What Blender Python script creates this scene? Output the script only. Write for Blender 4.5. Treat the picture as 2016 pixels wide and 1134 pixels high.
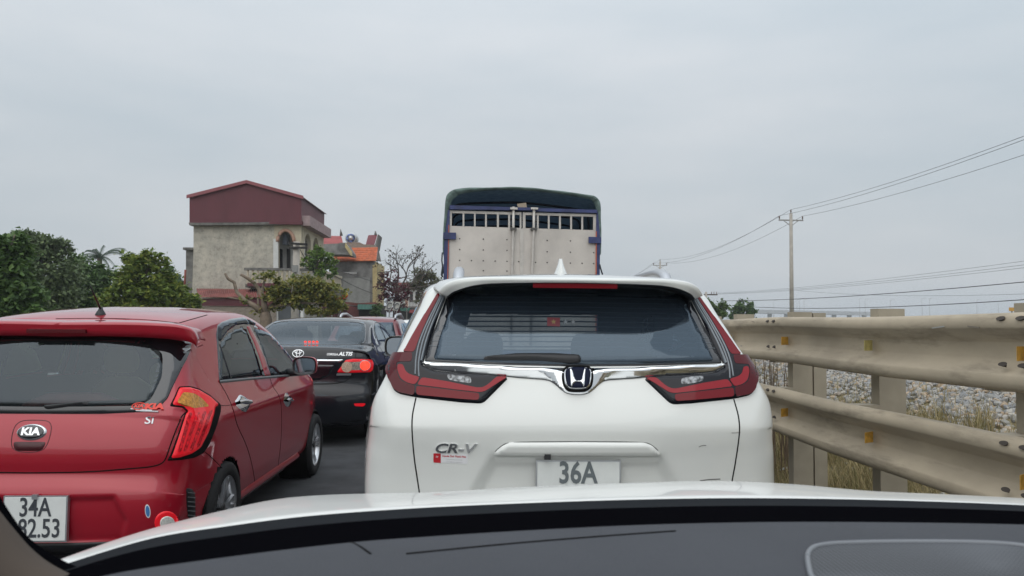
import bpy, bmesh, math, random
from mathutils import Vector, Matrix, noise
from mathutils.bvhtree import BVHTree
from mathutils.geometry import delaunay_2d_cdt
random.seed(7)
for _o in list(bpy.data.objects): bpy.data.objects.remove(_o)
C = bpy.context.scene.collection
rad = math.radians

# ---------------------------------------------------------------- camera
F, CX, CY, H = 1500.0, 1008.0, 567.0, 1.44          # focal length in photo pixels, eye height
ROT = Matrix.Rotation(rad(-2.44), 3, 'Z') @ Matrix.Rotation(rad(90 + 2.75), 3, 'X') @ Matrix.Rotation(rad(0.5), 3, 'Z')
CAM = Vector((0, 0, H))
cd = bpy.data.cameras.new('camera'); cam = bpy.data.objects.new('camera', cd); C.objects.link(cam)
cd.sensor_width = 36; cd.lens = F / 2016 * 36; cd.clip_start = 0.05; cd.clip_end = 6000
cam.matrix_world = Matrix.Translation(CAM) @ ROT.to_4x4()
cd.dof.use_dof = True; cd.dof.focus_distance = 5.0; cd.dof.aperture_fstop = 10.0
S = bpy.context.scene; S.camera = cam
S.render.resolution_x, S.render.resolution_y = 1024, 576
S.view_settings.view_transform = 'Standard'; S.view_settings.look = 'None'
S.view_settings.gamma = 1.0; S.view_settings.exposure = 0.2; S.view_settings.use_curve_mapping = False

# ---------------------------------------------------------------- overcast sky
SUN_EL, SUN_AZ = 48, 200       # degrees; azimuth clockwise from the road direction: behind and a little left
w = bpy.data.worlds.new('World'); S.world = w; w.use_nodes = True
nt = w.node_tree; nt.nodes.clear(); N = nt.nodes.new; L = nt.links.new
out = N('ShaderNodeOutputWorld'); bg = N('ShaderNodeBackground'); L(bg.outputs[0], out.inputs[0])
sky = N('ShaderNodeTexSky'); sky.sky_type = 'NISHITA'; sky.sun_disc = False
sky.sun_elevation = rad(SUN_EL); sky.sun_rotation = rad(SUN_AZ); sky.dust_density = 5; sky.air_density = 1.5
sc = N('ShaderNodeMix'); sc.data_type = 'RGBA'; sc.blend_type = 'MULTIPLY'; sc.inputs[0].default_value = 1
L(sky.outputs[0], sc.inputs[6]); sc.inputs[7].default_value = (0.10, 0.10, 0.10, 1)
tc = N('ShaderNodeTexCoord'); sep = N('ShaderNodeSeparateXYZ'); L(tc.outputs['Generated'], sep.inputs[0])
mp = N('ShaderNodeMapping'); mp.inputs['Scale'].default_value = (1.3, 1.3, 5.0); L(tc.outputs['Generated'], mp.inputs[0])
nz = N('ShaderNodeTexNoise'); nz.inputs['Scale'].default_value = 1.6; nz.inputs['Detail'].default_value = 5; nz.inputs['Roughness'].default_value = .5
L(mp.outputs[0], nz.inputs['Vector'])
rp = N('ShaderNodeValToRGB'); L(nz.outputs[0], rp.inputs[0])
rp.color_ramp.elements[0].position = .32; rp.color_ramp.elements[0].color = (0.455, 0.510, 0.555, 1)
rp.color_ramp.elements[1].position = .68; rp.color_ramp.elements[1].color = (0.560, 0.590, 0.620, 1)
zc = N('ShaderNodeMath'); zc.operation = 'MAXIMUM'; L(sep.outputs[2], zc.inputs[0]); zc.inputs[1].default_value = 0
zq = N('ShaderNodeMath'); zq.operation = 'MULTIPLY_ADD'; L(zc.outputs[0], zq.inputs[0]); zq.inputs[1].default_value = 1.2; zq.inputs[2].default_value = 0.2
zm = N('ShaderNodeMath'); zm.operation = 'MULTIPLY_ADD'; L(zc.outputs[0], zm.inputs[0]); L(zq.outputs[0], zm.inputs[1]); zm.inputs[2].default_value = 0.94
cm = N('ShaderNodeMix'); cm.data_type = 'RGBA'; cm.blend_type = 'MULTIPLY'; cm.inputs[0].default_value = 1
L(rp.outputs[0], cm.inputs[6]); L(zm.outputs[0], cm.inputs[7])
mx = N('ShaderNodeMix'); mx.data_type = 'RGBA'; mx.inputs[0].default_value = 0.94
L(sc.outputs[2], mx.inputs[6]); L(cm.outputs[2], mx.inputs[7]); L(mx.outputs[2], bg.inputs[0])
bg.inputs[1].default_value = 1.0
sd = bpy.data.lights.new('sun', 'SUN'); sd.energy = 1.0; sd.angle = rad(80); sd.color = (1, .97, .93)
so = bpy.data.objects.new('sun', sd); C.objects.link(so)
so.rotation_euler = (rad(90 - SUN_EL), 0, rad(-SUN_AZ + 180)); so.location = (0, -20, 40)

# ---------------------------------------------------------------- photo pixel -> place
def ray(px, py): return ROT @ Vector(((px - CX) / F, -(py - CY) / F, -1))
def P(px, py, Y): d = ray(px, py); return CAM + d * (Y / d.y)
def PX(px, py, X): d = ray(px, py); return CAM + d * (X / d.x)
def to_px(p):
    q = ROT.transposed() @ (Vector(p) - CAM); return CX + F * q.x / -q.z, CY - F * q.y / -q.z
def crop(ox, oy, s, pts): return [(ox + x / s, oy + y / s) for x, y in pts]

# ---------------------------------------------------------------- objects
def mesh_obj(name, verts, faces, mat=None, parent=None, smooth=True, loc=None):
    m = bpy.data.meshes.new(name); m.from_pydata([tuple(v) for v in verts], [], faces); m.update()
    if smooth: m.polygons.foreach_set('use_smooth', [True] * len(m.polygons))
    if mat: m.materials.append(mat)
    o = bpy.data.objects.new(name, m); C.objects.link(o)
    if parent: o.parent = parent
    if loc is not None: o.location = loc
    return o
def thing(name, label, cat, loc=(0, 0, 0), rz=0, group=None):
    o = bpy.data.objects.new(name, None); C.objects.link(o); o.location = loc; o.rotation_euler = (0, 0, rz)
    o.empty_display_size = .2
    return tag(o, label, cat, group)
def tag(o, label, cat, group=None):
    o['label'] = label; o['category'] = cat
    if group: o['group'] = group
    return o
def struct(o): o['kind'] = 'structure'; return o
def stuff(o): o['kind'] = 'stuff'; return o
def copy_tree(o, parent=None):
    c = o.copy(); C.objects.link(c)
    if parent: c.parent = parent
    for ch in list(o.children): copy_tree(ch, c)
    return c
class MB:
    """collects shapes into one mesh"""
    def __init__(s): s.v = []; s.f = []
    def add(s, v, f):
        b = len(s.v); s.v += [Vector(p) for p in v]; s.f += [[i + b for i in q] for q in f]; return s
    def box(s, a, b):
        x0, y0, z0 = a; x1, y1, z1 = b
        return s.add([(x0,y0,z0),(x1,y0,z0),(x1,y1,z0),(x0,y1,z0),(x0,y0,z1),(x1,y0,z1),(x1,y1,z1),(x0,y1,z1)],
                     [(3,2,1,0),(4,5,6,7),(0,1,5,4),(1,2,6,5),(2,3,7,6),(3,0,4,7)])
    def obox(s, c, u, v, w):
        c, u, v, w = map(Vector, (c, u, v, w))
        pts = [c + a*u + b*v + d*w for d in (-1, 1) for a, b in ((-1,-1),(1,-1),(1,1),(-1,1))]
        return s.add(pts, [(3,2,1,0),(4,5,6,7),(0,1,5,4),(1,2,6,5),(2,3,7,6),(3,0,4,7)])
    def tube(s, pts, r, n=8, cap=True):
        pts = [Vector(p) for p in pts]; rr = r if isinstance(r, (list, tuple)) else [r] * len(pts); rings = []
        for i, p in enumerate(pts):
            t = (pts[min(i + 1, len(pts) - 1)] - pts[max(i - 1, 0)]).normalized()
            a = Vector((0, 0, 1)) if abs(t.z) < .9 else Vector((1, 0, 0))
            u = t.cross(a).normalized(); v = u.cross(t).normalized()
            rings.append([p + (u * math.cos(k * 2 * math.pi / n) + v * math.sin(k * 2 * math.pi / n)) * rr[i] for k in range(n)])
        V = [q for g in rings for q in g]; fs = []
        for i in range(len(rings) - 1):
            for k in range(n): a = i * n + k; b = i * n + (k + 1) % n; fs.append((a, a + n, b + n, b))
        if cap: fs.append(tuple(range(n))); fs.append(tuple(range(len(V) - 1, len(V) - n - 1, -1)))
        return s.add(V, fs)
    def lathe(s, prof, n=32, M=None):
        V = [Vector((r * math.cos(k * 2 * math.pi / n), r * math.sin(k * 2 * math.pi / n), z)) for r, z in prof for k in range(n)]
        if M: V = [M @ q for q in V]
        fs = []
        for i in range(len(prof) - 1):
            for k in range(n): a = i * n + k; b = i * n + (k + 1) % n; fs.append((a, b, b + n, a + n))
        return s.add(V, fs)
    def grid(s, rows, flip=False):
        n = len(rows[0]); V = [q for r in rows for q in r]; fs = []
        for i in range(len(rows) - 1):
            for k in range(n - 1):
                a = i * n + k; q = (a, a + 1, a + 1 + n, a + n); fs.append(q[::-1] if flip else q)
        return s.add(V, fs)
    def prism(s, poly, y0, y1):
        """polygon in x,z extruded from y0 to y1"""
        n = len(poly); V = [(x, y0, z) for x, z in poly] + [(x, y1, z) for x, z in poly]
        return s.add(V, [tuple(range(n)), tuple(range(2 * n - 1, n - 1, -1))] + [(i, i + n, (i + 1) % n + n, (i + 1) % n) for i in range(n)])
    def build(s, name, mat, parent=None, smooth=False, loc=None): return mesh_obj(name, s.v, s.f, mat, parent, smooth, loc)

# ---------------------------------------------------------------- materials
MATS = {}
def mat(name, col=(.5, .5, .5), rough=.5, metal=0, coat=0, spec=.5, noise_amt=0, noise_scale=8, bump=0, bump_scale=40, col2=None, emit=None, estr=0, detail=6, lo=.35, hi=.65, stretch=None, alpha=1):
    if name in MATS: return MATS[name]
    m = bpy.data.materials.new(name); m.use_nodes = True; nt = m.node_tree; b = nt.nodes['Principled BSDF']
    b.inputs['Base Color'].default_value = (*col, 1); b.inputs['Roughness'].default_value = rough
    b.inputs['Metallic'].default_value = metal; b.inputs['Specular IOR Level'].default_value = spec
    b.inputs['Coat Weight'].default_value = coat; b.inputs['Coat Roughness'].default_value = .03
    if emit: b.inputs['Emission Color'].default_value = (*emit, 1); b.inputs['Emission Strength'].default_value = estr
    N = nt.nodes.new; L = nt.links.new
    def coords():
        t = N('ShaderNodeTexCoord'); g = N('ShaderNodeMapping'); L(t.outputs['Object'], g.inputs[0])
        if stretch: g.inputs['Scale'].default_value = stretch
        return g.outputs[0]
    if noise_amt or col2:
        n1 = N('ShaderNodeTexNoise'); n1.inputs['Scale'].default_value = noise_scale; n1.inputs['Detail'].default_value = detail
        n1.inputs['Roughness'].default_value = .6; L(coords(), n1.inputs['Vector'])
        r = N('ShaderNodeValToRGB'); L(n1.outputs[0], r.inputs[0]); r.color_ramp.elements[0].position = lo; r.color_ramp.elements[1].position = hi
        c2 = col2 or tuple(min(1, c * (1 + noise_amt)) for c in col); c1 = col if col2 else tuple(c * (1 - noise_amt) for c in col)
        r.color_ramp.elements[0].color = (*c1, 1); r.color_ramp.elements[1].color = (*c2, 1)
        L(r.outputs[0], b.inputs['Base Color'])
    if bump:
        n2 = N('ShaderNodeTexNoise'); n2.inputs['Scale'].default_value = bump_scale; n2.inputs['Detail'].default_value = 4
        L(coords(), n2.inputs['Vector'])
        bp = N('ShaderNodeBump'); bp.inputs['Strength'].default_value = bump; bp.inputs['Distance'].default_value = .01
        L(n2.outputs[0], bp.inputs['Height']); L(bp.outputs[0], b.inputs['Normal'])
    MATS[name] = m; return m
def glass_mat(name, tint, rough=.01, base=(.01, .012, .015), body=0.0, ior=1.5, refl=(.82, .92, 1)):
    m = bpy.data.materials.new(name); m.use_nodes = True; nt = m.node_tree; nt.nodes.clear(); N = nt.nodes.new; L = nt.links.new
    o = N('ShaderNodeOutputMaterial'); t = N('ShaderNodeBsdfTransparent'); t.inputs[0].default_value = (*tint, 1)
    g = N('ShaderNodeBsdfGlossy'); g.inputs['Roughness'].default_value = rough; g.inputs[0].default_value = (*refl, 1)
    d = N('ShaderNodeBsdfDiffuse'); d.inputs[0].default_value = (*base, 1)
    m1 = N('ShaderNodeMixShader'); m1.inputs[0].default_value = body; L(t.outputs[0], m1.inputs[1]); L(d.outputs[0], m1.inputs[2])
    f = N('ShaderNodeFresnel'); f.inputs[0].default_value = ior
    m2 = N('ShaderNodeMixShader'); L(f.outputs[0], m2.inputs[0]); L(m1.outputs[0], m2.inputs[1]); L(g.outputs[0], m2.inputs[2]); L(m2.outputs[0], o.inputs[0])
    return m

# ---------------------------------------------------------------- car building kit
def lerp_tab(t, x):
    if x <= t[0][0]: return t[0][1]
    for (a, b), (c, d) in zip(t, t[1:]):
        if x <= c:
            u = (x - a) / (c - a); return b + (d - b) * u
    return t[-1][1]
def smooth_tab(t, n=400):
    a, b = t[0][0], t[-1][0]; v = [lerp_tab(t, a + (b - a) * i / n) for i in range(n + 1)]
    for _ in range(60): v = [v[0]] + [(v[i-1] + 2*v[i] + v[i+1]) / 4 for i in range(1, n)] + [v[-1]]
    return lambda x: v[0] if x <= a else v[-1] if x >= b else (lambda f: v[int(f)] + (v[min(int(f) + 1, n)] - v[int(f)]) * (f - int(f)))((x - a) / (b - a) * n)
def catmull(pts, closed=True, sub=16):
    n = len(pts); out = []
    for i in range(n if closed else n - 1):
        if closed: p0, p1, p2, p3 = pts[i - 1], pts[i], pts[(i + 1) % n], pts[(i + 2) % n]
        else: p0, p1, p2, p3 = pts[max(i - 1, 0)], pts[i], pts[i + 1], pts[min(i + 2, n - 1)]
        p0, p1, p2, p3 = map(Vector, (p0, p1, p2, p3))
        d = lambda a, b: max((a - b).length, 1e-5) ** .5
        t0 = 0; t1 = t0 + d(p0, p1); t2 = t1 + d(p1, p2); t3 = t2 + d(p2, p3)
        for k in range(sub):
            t = t1 + (t2 - t1) * k / sub
            A1 = (t1-t)/(t1-t0)*p0 + (t-t0)/(t1-t0)*p1; A2 = (t2-t)/(t2-t1)*p1 + (t-t1)/(t2-t1)*p2; A3 = (t3-t)/(t3-t2)*p2 + (t-t2)/(t3-t2)*p3
            B1 = (t2-t)/(t2-t0)*A1 + (t-t0)/(t2-t0)*A2; B2 = (t3-t)/(t3-t1)*A2 + (t-t1)/(t3-t1)*A3
            out.append((t2-t)/(t2-t1)*B1 + (t-t1)/(t2-t1)*B2)
    if not closed: out.append(Vector(pts[-1]))
    return out
def resample(pts, step, closed=True):
    pts = [Vector(p) for p in pts]; q = pts + [pts[0]] if closed else pts
    L_ = sum((b - a).length for a, b in zip(q, q[1:])); n = max(3, int(round(L_ / step))); out = []
    seg = L_ / n; acc = 0; tgt = 0
    for a, b in zip(q, q[1:]):
        l = (b - a).length
        while tgt <= acc + l + 1e-9 and len(out) < n: out.append(a + (b - a) * ((tgt - acc) / max(l, 1e-9))); tgt += seg
        acc += l
    if not closed: out.append(pts[-1])
    return out
def chaikin(pts, it=2, closed=True):
    pts = [Vector(p) for p in pts]
    for _ in range(it):
        o = []; n = len(pts)
        for i in range(n if closed else n - 1):
            a, b = pts[i], pts[(i + 1) % n]; o += [a * .75 + b * .25, a * .25 + b * .75]
        if not closed: o = [pts[0]] + o + [pts[-1]]
        pts = o
    return pts
def subdiv(pts, step):
    o = []
    for a, b in zip(pts, pts[1:] + pts[:1]):
        k = max(1, int(round((b - a).length / step))); o += [a + (b - a) * (i / k) for i in range(k)]
    return o
def round_corners(pts, r):
    n = len(pts); q = []
    for i in range(n):
        a, b, c = Vector(pts[i - 1]), Vector(pts[i]), Vector(pts[(i + 1) % n])
        la, lc = (a - b).length or 1e-9, (c - b).length or 1e-9
        p0 = b + (a - b) * min(.45, r / la); p1 = b + (c - b) * min(.45, r / lc)
        q += [p0, p0.lerp(b, .55).lerp(b.lerp(p1, .45), .5), p1] if la > 1e-6 and lc > 1e-6 else []
    return q
def inside(p, poly):
    x, y = p[0], p[1]; c = False; n = len(poly); j = n - 1
    for i in range(n):
        xi, yi, xj, yj = poly[i][0], poly[i][1], poly[j][0], poly[j][1]
        if (yi > y) != (yj > y) and x < (xj - xi) * (y - yi) / (yj - yi) + xi: c = not c
        j = i
    return c
def pdist(p, poly):
    best = 1e9; n = len(poly)
    for i in range(n):
        ax, ay = poly[i][0], poly[i][1]; bx, by = poly[(i + 1) % n][0], poly[(i + 1) % n][1]
        dx, dy = bx - ax, by - ay; l2 = dx * dx + dy * dy or 1e-12
        t = max(0, min(1, ((p[0] - ax) * dx + (p[1] - ay) * dy) / l2))
        d = (p[0] - ax - t * dx) ** 2 + (p[1] - ay - t * dy) ** 2
        if d < best: best = d
    return best ** .5

class Car:
    def __init__(s, root, prof, W, R, crown, spine, step=.018, disp=None, ncr=44, narc=8, nwall=26):
        """root: Empty; prof: closed side outline (y,z) from rear bottom, up and over to the front; W(y,z): half width;
        R, crown (y,z,ny,nz) -> corner radius and plan curvature; spine ((y0,y1),z)"""
        s.root = root; s.inv = root.matrix_basis.inverted(); s.M = root.matrix_basis.copy()
        pr = resample(catmull(prof), step); n = len(pr); rows = []
        for i, p in enumerate(pr):
            t = (pr[(i + 1) % n] - pr[i - 1]).normalized(); nn = Vector((-t.y, t.x))       # outward for this winding
            r = R(p.x, p.y, nn.x, nn.y); c = crown(p.x, p.y, nn.x, nn.y); e = p - nn * (r + c); xc = W(e.x, e.y)
            row = []
            for j in range(ncr + 1):
                x = (xc - r) * (j / ncr); q = p - nn * (c * (x / xc) ** 2.4); row.append((x, q.x, q.y))
            for j in range(1, narc + 1):
                th = j / narc * math.pi / 2; x = xc - r + r * math.sin(th); q = p - nn * (c * (x / xc) ** 2.4 + r * (1 - math.cos(th)))
                row.append((x, q.x, q.y))
            sp = Vector((min(max(e.x, spine[0][0]), spine[0][1]), spine[1]))
            for j in range(1, nwall + 1):
                q = e.lerp(sp, j / nwall); row.append((W(q.x, q.y), q.x, q.y))
            rows.append(row)
        m = len(rows[0]); V = []; fs = []
        for row in rows:
            V += [Vector((-x, y, z)) for x, y, z in row[:0:-1]] + [Vector(q) for q in row]
        k = 2 * m - 1
        for i in range(n):
            a = i * k; b = ((i + 1) % n) * k
            for j in range(k - 1): fs.append((a + j, a + j + 1, b + j + 1, b + j))
        if disp: V = [disp(v) for v in V]
        s.V, s.Fc = V, fs
        bm = bmesh.new(); vs = [bm.verts.new(v) for v in V]
        for f in fs:
            try: bm.faces.new([vs[i] for i in f])
            except ValueError: pass
        bmesh.ops.remove_doubles(bm, verts=bm.verts, dist=1e-4); bmesh.ops.recalc_face_normals(bm, faces=bm.faces)
        s.bm = bm; s.bvh = BVHTree.FromBMesh(bm); s.holes = []; s.arches = []
    # --- 2D parameter -> surface
    def hit(s, p, mode):
        if mode == 'rear': o, d = Vector((p[0], -3, p[1])), Vector((0, 1, 0))
        elif mode == 'front': o, d = Vector((p[0], 9, p[1])), Vector((0, -1, 0))
        elif mode == 'side': o, d = Vector((3, p[0], p[1])), Vector((-1, 0, 0))
        elif mode == 'top': o, d = Vector((p[0], p[1], 4)), Vector((0, 0, -1))
        else: o, d = s.inv @ CAM, s.inv.to_3x3() @ ray(p[0], -p[1])
        h = s.bvh.ray_cast(o, d.normalized())
        if h[0] is None: return None
        nn = h[1]
        if nn.dot(d) > 0: nn = -nn
        return h[0], nn
    def px2(s, pts, mode):
        """photo pixels -> the mode's own 2D coordinates, through the body's surface"""
        o = []
        for px, py in pts:
            if mode == 'cam': o.append(Vector((px, -py))); continue
            h = s.hit((px, -py), 'cam')
            if h is None: continue
            q = h[0]; o.append(Vector((q.x, q.z)) if mode in ('rear', 'front') else Vector((q.y, q.z)) if mode == 'side' else Vector((q.x, q.y)))
        return o
    def sym(s, half):
        """half outline, from centre line to centre line on one side -> full symmetric outline"""
        half = [Vector(p) for p in half]; half[0].x = 0; half[-1].x = 0
        return half + [Vector((-p.x, p.y)) for p in half[-2:0:-1]]
    def proj(s, p, mode):
        h = s.hit(p, mode)
        if h is None:
            for k in range(1, 12):                      # just off the silhouette: walk back towards the body
                for a in range(8):
                    sc_ = (1.2 if mode == 'cam' else .004) * k
                    h = s.hit((p[0] + sc_ * math.cos(a * .785), p[1] + sc_ * math.sin(a * .785)), mode)
                    if h: return h
        return h
    def patch(s, name, poly, mode, mt, off=.004, bevel=.006, skirt=.012, res=.025, parent=None, mirror=False, hole=0, rnd=2, unit=None, dome=0, lift=None, rr=None):
        if unit is None: unit = 1.0 if mode != 'cam' else (Vector(s.M.translation) - CAM).length / F
        poly = [Vector(p) for p in poly]
        area = sum(a.x * b.y - b.x * a.y for a, b in zip(poly, poly[1:] + poly[:1]))
        if area < 0: poly = poly[::-1]
        if rnd: poly = round_corners(poly, (rr or min(.012, res)) / unit)
        st = res / unit; poly = subdiv(poly, st); n = len(poly)
        pts = [Vector(p) for p in poly]; bv = bevel / unit
        if bevel:
            for i in range(n):
                t = (poly[(i + 1) % n] - poly[i - 1]).normalized(); q = poly[i] + Vector((-t.y, t.x)) * bv
                if inside(q, poly) and pdist(q, poly) > bv * .9: pts.append(q)
        x0, x1 = min(p.x for p in poly), max(p.x for p in poly); y0, y1 = min(p.y for p in poly), max(p.y for p in poly)
        a = x0 + st / 2
        while a < x1:
            b = y0 + st / 2
            while b < y1:
                if inside((a, b), poly) and pdist((a, b), poly) > max(st * .6, bv * 1.5): pts.append(Vector((a + (hash((round(a*1e4), round(b*1e4))) % 7 - 3) * st * .01, b)))
                b += st
            a += st
        res_ = delaunay_2d_cdt(pts, [], [list(range(n))], 1, 1e-7)
        V2, F2 = res_[0], res_[2]; V = []; N_ = []; D = [pdist(p, poly) for p in V2]; dm = max(D) or 1
        bad = set()
        for i, p in enumerate(V2):
            h = s.proj(p, mode)
            if h is None: bad.add(i); V.append(Vector()); N_.append(Vector()); continue
            q, nn = h; d = min(D[i] / bv, 1) if bevel else 1
            o = off * math.sqrt(max(0, 1 - (1 - d) ** 2)) + dome * math.sqrt(max(0, 1 - (1 - D[i] / dm) ** 2))
            if lift: o += lift(p)
            V.append(q + nn * o); N_.append(nn)
        fs = [f for f in F2 if not bad & set(f)]
        nb = len(V); ring = [i for i in range(len(V2)) if D[i] < 1e-6 * max(1, x1 - x0) + 1e-9]
        ed = {}
        for f in fs:
            for u, v in zip(f, list(f[1:]) + [f[0]]): ed[(u, v)] = ed.get((u, v), 0) + 1
        bnd = [(u, v) for (u, v) in ed if (v, u) not in ed]; mapv = {}
        for u, v in bnd:
            for q in (u, v):
                if q not in mapv: mapv[q] = len(V); V += [V[q] - N_[q] * skirt, V[q].copy()]
            fs.append((mapv[v] + 1, mapv[u] + 1, mapv[u], mapv[v]))
        par = parent or s.root
        o1 = mesh_obj(name, V, [tuple(f) for f in fs], mt, par)
        outs = [o1]
        if mirror: outs.append(mesh_obj(name, [(-v.x, v.y, v.z) for v in V], [tuple(f)[::-1] for f in fs], mt, mirror if isinstance(mirror, bpy.types.Object) else par))
        if hole: s.holes.append((mode, [Vector(p) for p in poly], hole / unit, bool(mirror)))
        return outs[0] if not mirror else outs
    def strip(s, name, pts, mode, width, mt, off=.0015, parent=None, mirror=False, closed=False, thick=.004, sm=2, res=.012):
        unit = 1.0 if mode != 'cam' else (Vector(s.M.translation) - CAM).length / F
        pts = resample(chaikin(pts, sm, closed) if sm else pts, res / unit, closed); hs = [s.proj(p, mode) for p in pts]; hs = [h for h in hs if h]
        n = len(hs); V = []; fs = []
        for i, (q, nn) in enumerate(hs):
            a = hs[i - 1][0] if (i or closed) else q; b = hs[(i + 1) % n][0] if (i < n - 1 or closed) else q
            t = (b - a).normalized(); u = nn.cross(t).normalized() * (width / 2)
            V += [q - u - nn * thick, q - u * .8 + nn * off, q + u * .8 + nn * off, q + u - nn * thick]
        for i in range(n if closed else n - 1):
            a = i * 4; b = ((i + 1) % n) * 4
            for k in range(3): fs.append((a + k, a + k + 1, b + k + 1, b + k))
        o1 = mesh_obj(name, V, fs, mt, parent or s.root)
        if mirror: return [o1, mesh_obj(name, [(-v.x, v.y, v.z) for v in V], [f[::-1] for f in fs], mt, mirror if isinstance(mirror, bpy.types.Object) else (parent or s.root))]
        return o1
    def finish(s, paint, lining, name='body', cuts=None, lin_off=.03):
        """cut the window and wheel openings, make the outer shell and the dark cabin lining"""
        bm = s.bm; kill = []
        for f in bm.faces:
            c = f.calc_center_median(); nn = f.normal; k = False
            for mode, poly, mar, mir in s.holes:
                cc, n2 = c, nn
                for side in ((1, -1) if mir else (1,)):
                    cc = Vector((c.x * side, c.y, c.z)); n2 = Vector((nn.x * side, nn.y, nn.z))
                    if mode == 'rear': p, ok = (cc.x, cc.z), n2.y < -.2 and cc.y < 2
                    elif mode == 'front': p, ok = (cc.x, cc.z), n2.y > .1 and cc.y > 1.5
                    elif mode == 'side': p, ok = (cc.y, cc.z), n2.x > .2 and cc.x > 0
                    else:
                        g = s.M @ cc; u = to_px(g); p = (u[0], -u[1]); ok = n2.dot(s.inv @ CAM - cc) > 0
                    if ok and inside(p, poly) and pdist(p, poly) > mar: k = True; break
                if k: break
            if not k:
                for (hy, hz, hr) in s.arches:
                    if abs(nn.x) > .3 and (c.y - hy) ** 2 + (c.z - hz) ** 2 < hr * hr: k = True
            if not k and cuts and cuts(c, nn): k = True
            if k: kill.append(f)
        bmesh.ops.delete(bm, geom=kill, context='FACES')
        bm.normal_update()
        me = bpy.data.meshes.new(name); bm.to_mesh(me); me.polygons.foreach_set('use_smooth', [True] * len(me.polygons)); me.materials.append(paint)
        o = bpy.data.objects.new(name, me); C.objects.link(o); o.parent = s.root
        bm.verts.ensure_lookup_table(); ys = [v.co.y for v in bm.verts]; ym = (min(ys) + max(ys)) / 2
        V = [Vector((v.co.x * .955, ym + (v.co.y - ym) * .985, .9 + (v.co.z - .9) * .96)) for v in bm.verts]; idx = {v: i for i, v in enumerate(bm.verts)}
        fs = [tuple(idx[v] for v in f.verts) for f in bm.faces]
        mesh_obj('interior_lining', V, fs, lining, s.root)
        return o
    def text(s, txt, mode, center, size, mt, name='lettering', xs=1, shear=0, rot=0, off=.002, ext=.0015, parent=None, bold=0, font=None):
        V, fs = text_mesh(txt, size, xs, shear, ext, bold); c_, s_ = math.cos(rot), math.sin(rot); o = []
        for v in V:
            p = (center[0] + v.x * c_ - v.y * s_, center[1] + v.x * s_ + v.y * c_); h = s.proj(p, mode)
            if h is None: h = (Vector(), Vector())
            o.append(h[0] + h[1] * (off + v.z))
        return mesh_obj(name, o, fs, mt, parent or s.root, False)
def text_mesh(txt, size, xs=1, shear=0, ext=.0015, bold=0):
    cu = bpy.data.curves.new('t', 'FONT'); cu.body = txt; cu.size = size; cu.align_x = 'CENTER'; cu.align_y = 'CENTER'
    cu.extrude = ext; cu.offset = bold; cu.shear = shear; cu.resolution_u = 3
    ob = bpy.data.objects.new('t', cu); C.objects.link(ob)
    dg = bpy.context.evaluated_depsgraph_get(); dg.update(); me = ob.evaluated_get(dg).to_mesh()
    V = [Vector((v.co.x * xs, v.co.y, v.co.z)) for v in me.vertices]; fs = [tuple(p.vertices) for p in me.polygons]
    ob.evaluated_get(dg).to_mesh_clear(); bpy.data.objects.remove(ob); bpy.data.curves.remove(cu)
    return V, fs
def flat_text(txt, size, mt, M, parent, name='lettering', xs=1, shear=0, ext=.001, bold=0):
    """text in the x,z plane facing -y, placed by matrix M in the parent's space"""
    V, fs = text_mesh(txt, size, xs, shear, ext, bold)
    return mesh_obj(name, [M @ Vector((v.x, -v.z, v.y)) for v in V], fs, mt, parent, False)
def wheel(car_root, x, y, z, r, wid, side, spokes=5, rimmat=None, darkmat=None, name='wheel'):
    """tyre, rim with spokes and a hub cap, axle along x"""
    e = bpy.data.objects.new(name, None); C.objects.link(e); e.parent = car_root; e.location = (x, y, z)
    M = Matrix.Rotation(math.pi / 2 * side, 4, 'Y')
    h = wid / 2; rr = r * .70
    tp = [(rr*.97, -h*.8), (rr, -h), (r*.90, -h*1.02), (r*.975, -h*.9), (r, -h*.6), (r*1.003, -h*.2), (r*.99, -h*.17), (r*.99, -h*.1), (r*1.003, -h*.07), (r*1.003, h*.07), (r*.99, h*.1), (r*.99, h*.17), (r*1.003, h*.2), (r, h*.6), (r*.975, h*.9), (r*.90, h*1.02), (rr, h), (rr*.97, h*.8)]
    MB().lathe(tp, 40, M).build('tyre', M_TYRE, e, True)
    rim = MB().lathe([(rr*.97, -h*.8), (rr*.9, -h*.3), (rr*.88, h*.4), (rr*.95, h*.85), (rr*1.0, h*.95), (rr*1.01, h*.8)], 40, M)
    rim.build('rim', rimmat, e, True)
    back = MB().lathe([(0, h*.05), (rr*.9, h*.05)], 32, M).build('brake_disc', darkmat, e, True)
    sp = MB()
    for k in range(spokes):
        a = k * 2 * math.pi / spokes + .3; pr = [(rr*.12, .030), (rr*.5, .022), (rr*.95, .040)]
        for sgn in (-1, 1):
            ring = []
            for q, wd in pr:
                b = a + sgn * .17 * (q / rr)
                u = Vector((math.cos(b), math.sin(b), 0)); v = Vector((-math.sin(b), math.cos(b), 0))
                zt = h * (.62 + .2 * q / rr)
                ring.append([M @ (u * q - v * wd * .45 + Vector((0, 0, zt - .02))), M @ (u * q - v * wd * .38 + Vector((0, 0, zt))), M @ (u * q + v * wd * .38 + Vector((0, 0, zt))), M @ (u * q + v * wd * .45 + Vector((0, 0, zt - .02)))])
            sp.grid(ring)
    sp.build('spokes', rimmat, e)
    MB().lathe([(0, h*.78), (rr*.14, h*.76), (rr*.17, h*.6), (rr*.17, h*.2)], 20, M).build('hub_cap', darkmat, e, True)
    return e
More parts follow.
